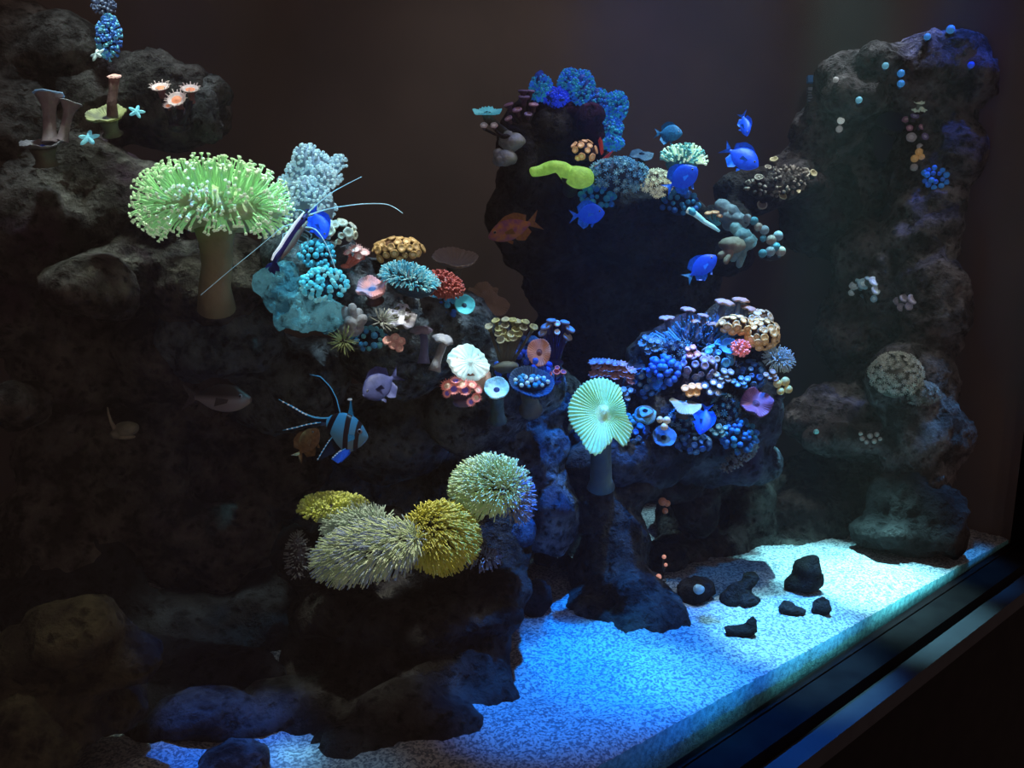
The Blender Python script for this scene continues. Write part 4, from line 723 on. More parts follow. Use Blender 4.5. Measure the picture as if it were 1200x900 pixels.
# ------------------------------------------------------------------ high rock corals
BL = [mat('blue_soft1', (.02, .2, .85), (.01, .1, .5), .3, scale=60, bump=0), mat('blue_soft2', (.03, .4, .62), (.01, .2, .4), .22, scale=60, bump=0)]
M_BB = mat('blue_soft_base', (.015, .09, .45), (.01, .04, .22), .05, scale=50, bump=.3)
for i, (px, py, rx, ry, lb) in enumerate([(634, 104, 12, 14, 'blue cauliflower coral lobe at the near end of the high rock'), (668, 97, 12, 14, 'tall blue cauliflower coral lobe, the one with a rounded top'), (683, 106, 13, 22, 'tallest blue cauliflower coral stalk on the high rock'), (652, 116, 14, 11, 'vivid blue cauliflower coral lump in the middle of the row'), (700, 122, 14, 16, 'blue cauliflower coral lobe sloping behind the purple knob'), (722, 125, 12, 16, 'teal cauliflower coral at the outer end of the high row'), (714, 150, 14, 12, 'blue teal cauliflower coral hanging beside the purple knob'), (716, 168, 13, 7, 'lowest blue cauliflower coral tip drooping toward the red blade')]):
    tuft('cauliflower_coral', lb, 'coral', px, py, 1.3, rx, ry, 13, 260, 3, 1.5, BL if i != 3 else [mat('vivid_blue', (.02, .08, .95), (.01, .05, .6), .3, scale=60, bump=0)], M_BB, face=(0, .4, .9), lim=115, seed=40+i, tip=1.2, wig=.8, amp=.6)
rock('purple_knob', 'purple coralline knob on the high rock above the gold polyps', 'rock', [(693, 138, 1.29, 17, 18, 20), (700, 160, 1.3, 10, 16, 14), (672, 132, 1.31, 14, 9, 14)], rockmat('purple_rock', (.03, .008, .03), (.09, .03, .09), (.06, .01, .05), 60), seed=45, vox=.006, amp=.007, fr=20, pit=50)
mush('ring_coral', 'cyan fringed disc coral jutting out from the high rock', 571, 132, 1.26, 17, (0, .88, .48), [mat('cyan_fringe', (.2, .75, .9), (.08, .45, .6), .35, scale=26, bump=.5), mat('dark_teal', (.02, .1, .14))], cup=.15, ruf=(4, .08), ridge=(26, .06), stalk=(598, 160, 1.32))
bunch('polyp_coral', 'two pink white polyps below the cyan fringed disc', 'coral', 1.26, [(567, 147, 4.5, (0, .5, .9)), (579, 147, 4.5, (0, .5, .9))], 'cup', [((.55, .4, .42), (.95, .75, .75), (.15, .1, .12))], foot=(592, 160), emit=.12)
bunch('zoanthid_colony', 'mauve disc polyps stacked down the edge of the high rock', 'coral', 1.27, [(596, 123, 6, (-.3, .8, .4)), (614, 114, 7, (0, .85, .4)), (606, 129, 6, (-.2, .7, .6)), (613, 107, 6, (0, .9, .3)), (596, 139, 5, (-.4, .6, .6)), (619, 134, 5, (0, .7, .7)), (625, 123, 6, (0, .8, .5)), (622, 107, 5, (.1, .9, .4))], 'cup', [((.35, .2, .3), (.65, .45, .5), (.1, .05, .1)), ((.22, .16, .3), (.4, .3, .45), (.1, .05, .1))], foot=(615, 148), emit=.06)
lobed('grey_coral', 'lumpy grey coral on the outer face of the high rock', 591, 163, 1.28, [(588, 162, 6), (594, 156, 6), (600, 166, 5)], M_GREYL, 600, 172)
lobed('grey_coral', 'grey knob coral, lower of two on the high rock face', 583, 184, 1.28, [(581, 178, 6), (587, 180, 6), (584, 187, 5)], M_GREYL, 592, 190)
colony('zoanthid_colony', 'cluster of gold polyps inside the high rock hollow', 'coral', 684, 178, 1.27, 12, 11, 10, 13, 4.2, 'cup', [((.8, .45, .2), (1, .75, .45), (.2, .1, .05))], M_DARK, face=(0, .6, .8), lim=95, seed=50, emit=.16)
def smooth_c(ch, u):
    t = u*(len(ch)-1); a = min(int(t), len(ch)-2); f = t-a; g = lambda j: ch[max(0, min(len(ch)-1, j))]
    return tuple(.5*((2*g(a)[q])+(-g(a-1)[q]+g(a+1)[q])*f+(2*g(a-1)[q]-5*g(a)[q]+4*g(a+1)[q]-g(a+2)[q])*f*f+(-g(a-1)[q]+3*g(a)[q]-3*g(a+1)[q]+g(a+2)[q])*f**3) for q in range(3))
LG = mat('lime_tissue', (.38, .72, .12), (.26, .55, .08), .42, scale=120, bump=.4)
def lime():
    z = 1.25; k = S(z); o = root('mushroom_coral', 'lime green twisted mushroom coral shaped like a bow', 'coral', P(668, 222, z+.03))
    b = MB(); ch = [(623, 202), (636, 199), (650, 195), (658, 197), (666, 204), (676, 207), (686, 209)]
    ctl = [(621, 202, 1.5), (624, 201, 5), (636, 199, 6.5), (650, 195, 7), (658, 197, 8), (666, 203, 10), (676, 207, 12), (686, 209, 11), (691, 210, 8), (694, 210, 2)]
    st = [smooth_c(ctl, k_/40) for k_ in range(41)]
    b.tube([P(x, y, z+.004*math.sin(x*.2)) for x, y, r in st], [r*k for x, y, r in st], 24, flat=1.1)
    b.v = [v+CV(0, 1, .6)*k*1.6*noise.noise(v*55) for v in b.v]; b.build('cap', LG, o)
    b = MB(); b.tube([P(664, 205, z), P(666, 215, z+.015), P(668, 224, z+.04)], [7*k, 6*k, 9*k], 14); b.build('stalk', mat('lime_stalk', (.1, .13, .05), (.06, .08, .04)), o)
lime()
RB_ = mat('red_blade', (.75, .08, .07), (.5, .05, .06), .14, scale=40, bump=.3)
def blade(label, pts, w, z):
    k = S(z); b = MB(); ch = [P(x, y, z) for x, y in pts]
    sd = CV(.6, .6, .5).normalized(); A = [c-sd*wi*k for c, wi in zip(ch, w)]; B = [c+sd*wi*k+T*.004*i for i, (c, wi) in enumerate(zip(ch, w))]
    b.sheet(A, B, 1.6*k, CV(.3, -.4, .8).normalized()); tag(b.build('red_algae', RB_), label, 'algae')
blade('red blade of algae spreading above the teal star polyps', [(697, 194), (703, 190), (709, 186), (715, 182)], [3, 6, 7, 4], 1.26)
blade('thin red upright blade of algae beside the purple knob', [(706, 180), (705, 175), (704, 169), (702, 164)], [2, 2.4, 2.2, 1], 1.27)
ST = [((.18, .42, .55), (.5, .75, .8), (.06, .12, .2)), ((.1, .32, .55), (.4, .6, .8), (.06, .12, .2))]
colony('star_polyp_coral', 'steel blue star polyp mound beside the red algae', 'coral', 724, 207, 1.26, 33, 19, 22, 80, 4.2, 'star', ST, mat('steel_base', (.07, .1, .15), (.03, .05, .09)), face=(0, .5, .85), lim=98, seed=51, emit=.12)
colony('star_polyp_coral', 'cream star polyp colony next to the glowing tentacle anemone', 'coral', 770, 215, 1.26, 15, 14, 14, 46, 3.6, 'star', [((.72, .75, .52), (.85, .85, .6), (.3, .25, .15)), ((.6, .65, .5), (.85, .85, .6), (.3, .25, .15))], mat('cream_base', (.22, .16, .12), (.12, .09, .07)), face=(0, .3, .9), lim=100, seed=52, emit=.3)
tuft('tentacle_anemone', 'glowing pale green anemone with a crown of short tentacles', 'anemone', 799, 192, 1.27, 20, 12, 16, 150, 11, 1.5, [mat('glow_pale', (.75, .95, .7), (.5, .8, .6), .5, scale=30, bump=0), mat('glow_teal', (.2, .6, .6), None, .12, scale=30, bump=0)], mat('anem_base', (.05, .2, .24), (.03, .1, .16), .04), face=(.1, .9, .45), lim=78, seed=53, tip=1.15)
mush('disc_coral', 'dim blue disc coral behind the glowing pale anemone', 752, 180, 1.31, 14, (0, .75, .6), [mat('dim_blue', (.06, .13, .2), (.04, .08, .15)), M_RB2], cup=-.1)
o = root('coral_branch', 'thin glowing white coral twig angled beneath the blue fish', 'coral', P(806, 246, 1.25)); b = MB(); k = S(1.25)
b.tube([P(806, 246, 1.25), P(815, 251, 1.245), P(826, 260, 1.24), P(836, 266, 1.235), P(843, 271, 1.23)], [4*k, 3.4*k, 2.6*k, 2.4*k, 1.5*k], 10); b.build('twig', mat('glow_twig', (.7, .95, .95), (.2, .65, .85), .3, scale=50, bump=.3), o)
b = MB(); b.ball(P(811, 248, 1.243), R*5*k, T*4*k, U*4*k, 10, 8, 0, .4, 120); b.build('knob', mat('twig_knob', (.1, .5, .7), (.04, .3, .5), .1), o)
colony('blue_sponge', 'blue teal sponge clump beneath the blue fish and anemone', 'sponge', 797, 240, 1.28, 17, 13, 12, 34, 3.4, 'bubble', [((.03, .25, .5), (.1, .4, 1), (.01, .06, .2)), ((.02, .12, .45), (.1, .4, 1), (.01, .06, .2))], M_RB2, seed=54, emit=.06, lim=100)
colony('blue_sponge', 'blue knobbly sponge hanging under the steel blue star polyps', 'sponge', 700, 232, 1.27, 16, 11, 12, 34, 3.4, 'bubble', [((.02, .2, .7), (.1, .4, 1), (.01, .06, .2)), ((.03, .35, .65), (.1, .4, 1), (.01, .06, .2))], M_RB2, seed=55, emit=.08, lim=100)
bunch('polyp_coral', 'small orange polyps on a teal knob by the white twig', 'coral', 1.26, [(830, 250, 4.5, (-.2, .8, .5)), (838, 249, 5, (0, .8, .5)), (843, 253, 4, (.2, .7, .6))], 'cup', [((.7, .38, .2), (.9, .6, .4), (.1, .3, .35))], foot=(838, 262), base=mat('teal_knob', (.08, .4, .5), (.04, .22, .34), .05), emit=.1)
M_GB = mat('grey_blue_tissue', (.27, .34, .38), (.13, .19, .24), .02, scale=60, bump=.4)
lobed('finger_leather', 'rounded grey lobed leather coral above the cyan lumps', 850, 250, 1.28, [(843, 238, 9), (855, 243, 8), (862, 252, 8), (848, 250, 9)], M_GB, 862, 266)
M_TLT = mat('teal_tissue', (.22, .42, .46), (.1, .24, .3), .05, scale=60, bump=.4)
lobed('finger_leather', 'cyan grey lumpy leather coral with a hanging tip', 868, 290, 1.25, [(860, 264, 7), (868, 272, 10), (878, 282, 10), (866, 290, 9), (858, 304, 5), (866, 312, 4)], M_TLT, 872, 288)
lobed('tube_sponge', 'beige forked tube sponge by the dropping blue fish', 848, 300, 1.24, [(843, 301, 4.5), (852, 297, 4), (850, 308, 3.5)], mat('beige', (.4, .38, .3), (.22, .2, .16)), 858, 292)
bunch('bead_coral', 'chain of grey and cyan beads around the dark hollow', 'coral', 1.26, [(875, 258, 5), (883, 261, 5), (888, 268, 5), (895, 272, 5.5), (894, 281, 4), (903, 284, 6), (911, 279, 6), (908, 292, 6), (914, 297, 6), (902, 297, 6), (893, 299, 5)], 'bubble', [((.3, .42, .5), (1, 1, 1), (.1, .15, .2)), ((.1, .4, .55), (1, 1, 1), (.1, .15, .2)), ((.42, .4, .36), (1, 1, 1), (.1, .15, .2))], foot=(904, 300), stem=False, emit=.05)
bunch('ring_polyp', 'pale ring polyps scattered over beige rubble near the column', 'coral', 1.34, [(889, 208, 5, (-.2, .6, .8)), (912, 214, 6.5, (0, .2, 1)), (943, 202, 6.5, (.1, .3, .9)), (953, 203, 5, (.3, .3, .9)), (926, 202, 6, (.2, .6, .7)), (907, 187, 5, (-.3, .7, .6)), (893, 240, 6, (0, .2, 1)), (933, 222, 6, (.3, .3, .8)), (900, 196, 4, (0, .6, .8)), (917, 230, 5, (.2, .4, .8))], 'ring', [((.42, .43, .36), (.18, .17, .14), (.15, .14, .12)), ((.5, .48, .3), (.3, .28, .15), (.15, .14, .12))], foot=(915, 228), on=HIGH, stem=False, base=M_ROCKG, emit=.03)
tuft('encrusting_coral', 'beige rubble crust on the bridge toward the column', 'coral', 910, 215, hit(HIGH, 910, 215, 1.37)+.012, 38, 17, 16, 90, 3, 2.2, [mat('rubble_beige', (.36, .36, .31), (.16, .16, .15), .01, scale=40, bump=0)], M_ROCKG, face=(0, .4, .9), lim=95, seed=56, wig=1.2, roll=12)
# ------------------------------------------------------------------ column corals
colony('star_polyp_coral', 'grey green ball of star polyps on the column', 'coral', 1050, 440, hit(TOWER, 1050, 440, 1.33), 28, 25, 24, 150, 3.3, 'star', [((.5, .55, .48), (.6, .62, .5), (.15, .15, .12)), ((.36, .42, .36), (.6, .62, .5), (.15, .15, .12))], mat('ball_base', (.16, .17, .14), (.09, .1, .08)), face=(-.2, .5, .8), lim=92, seed=60, emit=.04)
colony('star_polyp_coral', 'dimmer grey star polyp patch beside the ball on the column', 'coral', 1080, 462, hit(TOWER, 1080, 462, 1.35), 18, 13, 14, 44, 3.2, 'star', [((.24, .27, .25), (.3, .32, .3), (.1, .1, .1))], mat('ball_base', (.16, .17, .14)), face=(0, .3, .9), lim=92, seed=61, emit=.01)
bunch('button_coral', 'pale blue white button coral patch high on the column front', 'coral', 1.4, [(1001, 335, 6, (-.3, .5, .8)), (1012, 333, 7.5, (0, .4, .9)), (1024, 330, 6.5, (.2, .4, .9)), (1007, 329, 5, (0, .8, .5)), (1026, 340, 6, (.3, .2, .9)), (1018, 327, 5, (.1, .8, .5)), (998, 343, 4, (-.3, .1, .9)), (1024, 350, 4.5, (.2, -.2, .9))], 'cup', [((.5, .66, .7), (.7, .9, .95), (.12, .18, .2)), ((.3, .55, .66), (.6, .85, .9), (.1, .18, .2))], foot=(1016, 346), on=TOWER, stem=False, base=mat('patch_base', (.2, .28, .32), (.1, .15, .18)), emit=.1)
bunch('button_coral', 'lilac grey button corals below the pale blue patch', 'coral', 1.34, [(1052, 353, 5.5, (-.2, .4, .9)), (1060, 350, 6, (0, .5, .8)), (1069, 351, 6.5, (.2, .3, .9)), (1056, 360, 5, (-.1, .1, 1)), (1065, 359, 5, (.1, .1, 1))], 'cup', [((.36, .36, .46), (.5, .5, .6), (.12, .12, .2))], foot=(1062, 362), on=TOWER, stem=False, emit=.05)
bunch('polyp_coral', 'white dotted polyps on the brown ledge low on the column', 'coral', 1.38, [(1010, 515, 3), (1019, 512, 3.4), (1027, 510, 3), (1015, 519, 2.6), (1024, 518, 3), (1031, 515, 2.4), (1008, 509, 2.4)], 'bubble', [((.45, .5, .48), (.6, .6, .6), (.2, .2, .18))], foot=(1019, 517), stem=False, on=TOWER, emit=.05)
bunch('polyp_coral', 'single small cyan polyp on the brown ledge', 'coral', 1.4, [(956, 507, 3.2)], 'bubble', [((.2, .6, .65), (.6, .6, .6), (.2, .2, .18))], foot=(956, 510), stem=False, on=TOWER, emit=.12)
bunch('flower_coral', 'pale mint flower coral at the top of the gem chain', 'coral', 1.31, [(1077, 121, 5.5, (0, .7, .6)), (1074, 127, 5.5, (-.2, .2, .9)), (1081, 127, 5, (.2, .2, .9))], 'flower', [((.55, .72, .6), (.75, .85, .7), (.2, .25, .2))], foot=(1078, 132), stem=False, on=TOWER, emit=.14)
bunch('polyp_coral', 'pink and lilac polyps in the chain below the mint flower', 'coral', 1.32, [(1062, 140, 5, (-.4, .5, .7)), (1072, 136, 5, (0, .6, .7)), (1068, 161, 6, (-.2, .2, .9)), (1080, 149, 4, (.2, .4, .8)), (1084, 160, 4.5, (.2, .2, .9)), (1078, 172, 4, (0, .1, 1)), (1066, 150, 4, (-.2, .3, .9))], 'cup', [((.4, .2, .3), (.7, .5, .55), (.1, .06, .1)), ((.2, .16, .36), (.5, .5, .7), (.1, .06, .1)), ((.42, .42, .46), (.6, .6, .65), (.1, .1, .12))], foot=(1074, 158), on=TOWER, stem=False, emit=.08)
bunch('polyp_coral', 'golden orange polyps near the bottom of the gem chain', 'coral', 1.32, [(1076, 180, 4.5, (0, .5, .8)), (1071, 187, 4.5, (-.1, .2, .9)), (1079, 185, 3.6, (.1, .3, .9)), (1070, 197, 4.4, (0, .1, 1))], 'bubble', [((.8, .5, .18), (1, .7, .3), (.2, .1, .05))]*3+[((.3, .3, .3), (1, .7, .3), (.1, .1, .1))], foot=(1074, 194), stem=False, on=TOWER, emit=.14)
colony('blue_sponge', 'small vivid blue sponge beside the gem chain', 'sponge', 1096, 210, hit(TOWER, 1096, 210, 1.33), 10, 12, 9, 26, 3, 'bubble', [((.03, .25, .75), (.1, .4, 1), (.01, .06, .2)), ((.02, .14, .6), (.1, .4, 1), (.01, .06, .2))], M_RB2, seed=62, emit=.16, lim=100)
for i, (px, py, r, z, c, lb) in enumerate([(1037, 79, 4, 1.36, 1, 'glowing light blue bead polyp on the upper column'), (1055, 88, 4.4, 1.345, 0, 'light blue bead polyp, upper of a close pair'), (1055, 100, 4.4, 1.345, 0, 'light blue bead polyp, lower of the close pair'), (1113, 37, 5, 1.36, 0, 'blue bead polyp crowning the column top'), (1086, 45, 4, 1.36, 0, 'blue bead polyp near the column crown'), (1137, 78, 4, 1.37, 2, 'deep blue bead polyp at the column outer shoulder'), (1006, 119, 4, 1.38, 1, 'cyan white bead polyp on the column inner shoulder'), (985, 143, 4.4, 1.4, 3, 'white bead polyp at the column inner edge'), (979, 95, 3.4, 1.41, 4, 'dull grey bead polyp beside the overflow grille'), (983, 153, 4, 1.4, 4, 'small grey white bead just under the white one')]):
    bunch('bead_polyp', lb, 'coral', z, [(px, py, r, (-.1, .5, .85))], 'bubble', [[((.06, .35, .85), (1, 1, 1), (.02, .1, .3)), ((.2, .6, .8), (1, 1, 1), (.02, .1, .3)), ((.02, .1, .9), (1, 1, 1), (.02, .1, .3)), ((.8, .9, .85), (1, 1, 1), (.2, .2, .2)), ((.4, .42, .42), (1, 1, 1), (.1, .1, .1))][c]], foot=(px, py+4), stem=False, emit=.3, on=TOWER)
# overflow grille on the back wall
o = root('overflow_grille', 'slotted overflow grille with a blue flap in the far corner', 'grille', P(957, 100, 1.6)); z = 1.56; k = S(z)
b = MB(); b.box(P(947, 96, z), R*19*k, U*8*k, FW*6*k); b.build('flap', mat('flap_blue', (.02, .16, .42), (.01, .12, .36), .04, bump=0), o, smooth=False)
b = MB()
for i in range(6): b.box(P(947, 106+i*3.2, z), R*19*k, U*1.6*k, FW*6*k)
b.box(P(947, 124, z+.006), R*19*k, U*22*k, FW*4*k); b.build('grille', mat('grille_grey', (.12, .16, .22), (.08, .11, .16), 0, bump=0), o, smooth=False)
# ------------------------------------------------------------------ pedestal star polyps
G_ = lambda n, c, d, e=.06: mat(n, c, d, e, scale=16, bump=0)
tuft('star_polyp_coral', 'yellow green flat topped star polyp tuft on its own stub', 'coral', 391, 596, .9, 34, 11, 22, 520, 9, 1.5, [G_('yg1', (.62, .66, .14), (.45, .5, .1)), G_('yg2', (.5, .55, .16), (.36, .4, .12))], M_DARK, face=(0, .85, .5), lim=88, seed=70, tip=1.1, wig=.4, part='tentacle_shag')
PGm = [G_('pg1', (.5, .6, .36), (.36, .46, .26)), G_('pg2', (.6, .68, .46), (.42, .52, .34)), G_('pg3', (.3, .38, .45), (.2, .26, .4))]
tuft('star_polyp_coral', 'wide pale green star polyp carpet spilling over the pedestal edge', 'coral', 436, 646, .855, 56, 25, 30, 1500, 19, .95, PGm, M_DARK, face=(0, .6, .85), lim=98, flow=(-.9, -.2, .2), droop=.12, seed=71, tip=.8, wig=.2, part='tentacle_shag', roll=14)
tuft('star_polyp_coral', 'grey green feathery star polyps between the flat tuft and carpet', 'coral', 421, 617, .885, 30, 14, 18, 600, 16, .95, [G_('gg1', (.42, .52, .4), (.3, .4, .3)), G_('gg2', (.5, .6, .5), (.36, .45, .36))], M_DARK, face=(-.2, .7, .7), lim=95, flow=(-.6, .1, .1), droop=.1, seed=72, tip=.8, part='tentacle_shag')
tuft('star_polyp_coral', 'golden olive star polyp dome in the middle of the pedestal', 'coral', 516, 629, .88, 36, 34, 30, 1500, 13, 1.05, [G_('go1', (.55, .52, .07), (.4, .38, .05)), G_('go2', (.42, .4, .06), (.28, .27, .04)), G_('go3', (.6, .58, .14), (.4, .4, .1))], mat('olive_base', (.07, .065, .02), (.04, .035, .01)), face=(0, .5, .85), lim=105, flow=(.7, -.25, .15), droop=.12, wig=.2, seed=73, tip=.9, part='tentacle_shag')
tuft('star_polyp_coral', 'pale green swept star polyp dome highest at the pedestal end', 'coral', 575, 572, .9, 33, 26, 26, 1500, 16, .95, [G_('sg1', (.48, .62, .28), (.34, .48, .2), .08), G_('sg2', (.58, .7, .38), (.42, .54, .28), .08)], mat('olive_base2', (.06, .08, .04)), face=(-.15, .6, .8), lim=100, flow=(-.45, .25, .3), droop=.12, wig=.2, seed=74, tip=.8, part='tentacle_shag')
tuft('star_polyp_coral', 'grey mauve star polyps on the outer flank of the swept dome', 'coral', 601, 584, .9, 13, 20, 18, 240, 15, 1.1, [G_('mg1', (.42, .4, .38), (.28, .28, .28), .03), G_('mg2', (.2, .3, .5), (.12, .2, .4), .05)], M_DARK, face=(.8, .2, .6), lim=95, flow=(.3, .2, .1), droop=.1, seed=75, tip=.8, part='tentacle_shag')
tuft('star_polyp_coral', 'sparse grey stubble of polyps on the pedestal stone post', 'coral', 349, 652, .89, 11, 26, 13, 130, 5, .8, [G_('st1', (.26, .28, .28), (.14, .16, .18), 0)], M_DARK, face=(0, .3, .9), lim=95, seed=76, part='tentacle_shag')
tuft('star_polyp_coral', 'small blue grey polyp fringe below the golden dome', 'coral', 565, 655, .9, 17, 7, 12, 130, 8, .9, [G_('bf1', (.2, .26, .36), (.12, .16, .28), .02)], M_DARK, face=(.2, .4, .9), lim=100, droop=.2, seed=77, part='tentacle_shag')
# small orange things in the arch
bunch('orange_coral', 'orange coral sprig hanging inside the rock arch', 'coral', 1.2, [(777, 574, 3.4, (0, .5, .9)), (776, 588, 5, (0, .2, 1)), (781, 590, 4, (.2, .2, 1)), (779, 598, 3.6, (.1, -.2, 1))], 'bubble', [((.6, .26, .14), (1, .5, .3), (.4, .15, .08))], foot=(776, 566), base=M_ROCK, emit=.06)
bunch('orange_coral', 'glowing orange pink dots on a grey finger by the arch foot', 'coral', 1.13, [(778, 653, 2.6, (0, .5, .9)), (780, 662, 2.2, (0, .3, 1)), (772, 676, 3.4, (-.2, .3, 1))], 'bubble', [((1, .4, .25), (1, .6, .4), (.3, .2, .2))], foot=(775, 680), base=M_ROCKG, emit=.4)
# ------------------------------------------------------------------ fish, shrimp, snail
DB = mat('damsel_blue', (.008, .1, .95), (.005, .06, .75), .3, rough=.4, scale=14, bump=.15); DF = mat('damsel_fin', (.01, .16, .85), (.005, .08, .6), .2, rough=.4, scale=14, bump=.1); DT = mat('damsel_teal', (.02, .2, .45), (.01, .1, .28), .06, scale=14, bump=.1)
G_BL = 'blue damselfish around the reef'
fish('blue_damselfish', 'blue damselfish hiding nose down in the coral garden', 825, 492, 1.06, 38, (-.25, -.75, .35), DB, DF, DF, (.9, .1, .3), .26, G_BL)
fish('blue_damselfish', 'blue damselfish under the steel blue star polyp mound', 689, 251, 1.21, 40, (.9, .05, .35), DB, DF, DF, (0, 1, 0), .3, G_BL)
fish('blue_damselfish', 'blue damselfish in front of the glowing pale anemone', 799, 209, 1.2, 42, (.75, .5, .3), DB, DF, DF, (-.4, .8, 0), .32, G_BL)
fish('blue_damselfish', 'blue damselfish swimming alone below the white twig', 822, 313, 1.18, 42, (.75, .6, .2), DB, DT, DF, (-.5, .8, 0), .26, G_BL)
fish('blue_damselfish', 'small upright blue damselfish above the larger open water one', 873, 146, 1.25, 32, (.1, -.85, .35), DB, DF, DF, (.9, .1, .7), .2, G_BL)
fish('blue_damselfish', 'blue damselfish with a ragged tail in open water near the column', 869, 184, 1.23, 46, (.7, -.5, .3), DB, DF, DF, (.5, .8, 0), .28, G_BL)
fish('blue_damselfish', 'dim teal blue damselfish behind the glowing pale anemone', 784, 156, 1.3, 32, (.85, -.1, .4), DT, DT, DT, (0, 1, 0), .3, G_BL)
fish('blue_damselfish', 'blue damselfish half hidden behind the cleaner shrimp', 374, 262, .85, 40, (.4, -.85, .1), DB, DB, DB, (.9, .4, 0), .26, G_BL)
LV = mat('lavender_fish', (.07, .09, .27), (.04, .055, .18), .03, scale=8, bump=.1)
fish('reef_fish', 'dim lavender blue fish drifting below the ridge', 446, 451, .84, 52, (-.7, -.45, .5), LV, LV, LV, (-.3, .8, 0), .3)
OR_ = mat('anthias_orange', (.42, .17, .05), (.2, .06, .16), .05, scale=9, bump=.15); OP = mat('anthias_fin', (.4, .2, .05), (.28, .12, .06), .03, scale=20, bump=.1)
fish('anthias', 'orange and violet anthias swimming beneath the high rock', 601, 268, 1.12, 62, (-.92, -.33, .2), OR_, OP, OP, (-.3, .9, .1), .2)
BR = mat('brown_fish', (.26, .17, .08), (.14, .09, .05), .02, scale=9, bump=.1)
fish('reef_fish', 'dim brown fish half behind the striped cardinalfish', 360, 519, .74, 44, (.55, .75, .2), BR, BR, BR, (-.7, .6, 0), .26)
m, nt, bs = nodes('pale_belly_fish'); N = nt.nodes; L = nt.links; tc = N.new('ShaderNodeTexCoord'); sx = N.new('ShaderNodeSeparateXYZ'); L.new(tc.outputs['Object'], sx.inputs[0])
rp = N.new('ShaderNodeValToRGB'); e = rp.color_ramp.elements; e[0].position = .46; e[1].position = .54; e[0].color = (.3, .32, .36, 1); e[1].color = (.03, .03, .035, 1)
ad = N.new('ShaderNodeMath'); ad.inputs[1].default_value = .5; L.new(sx.outputs['Z'], ad.inputs[0]); L.new(ad.outputs[0], rp.inputs['Fac']); L.new(rp.outputs['Color'], bs.inputs['Base Color'])
DKF = mat('dark_fin', (.05, .05, .055), (.03, .03, .03), 0, scale=20, bump=.1)
fish('reef_fish', 'dark fish with a pale grey belly in the shade below the toadstool', 256, 466, .86, 84, (.95, -.02, .2), m, DKF, DKF, (0, 1, 0), .2)
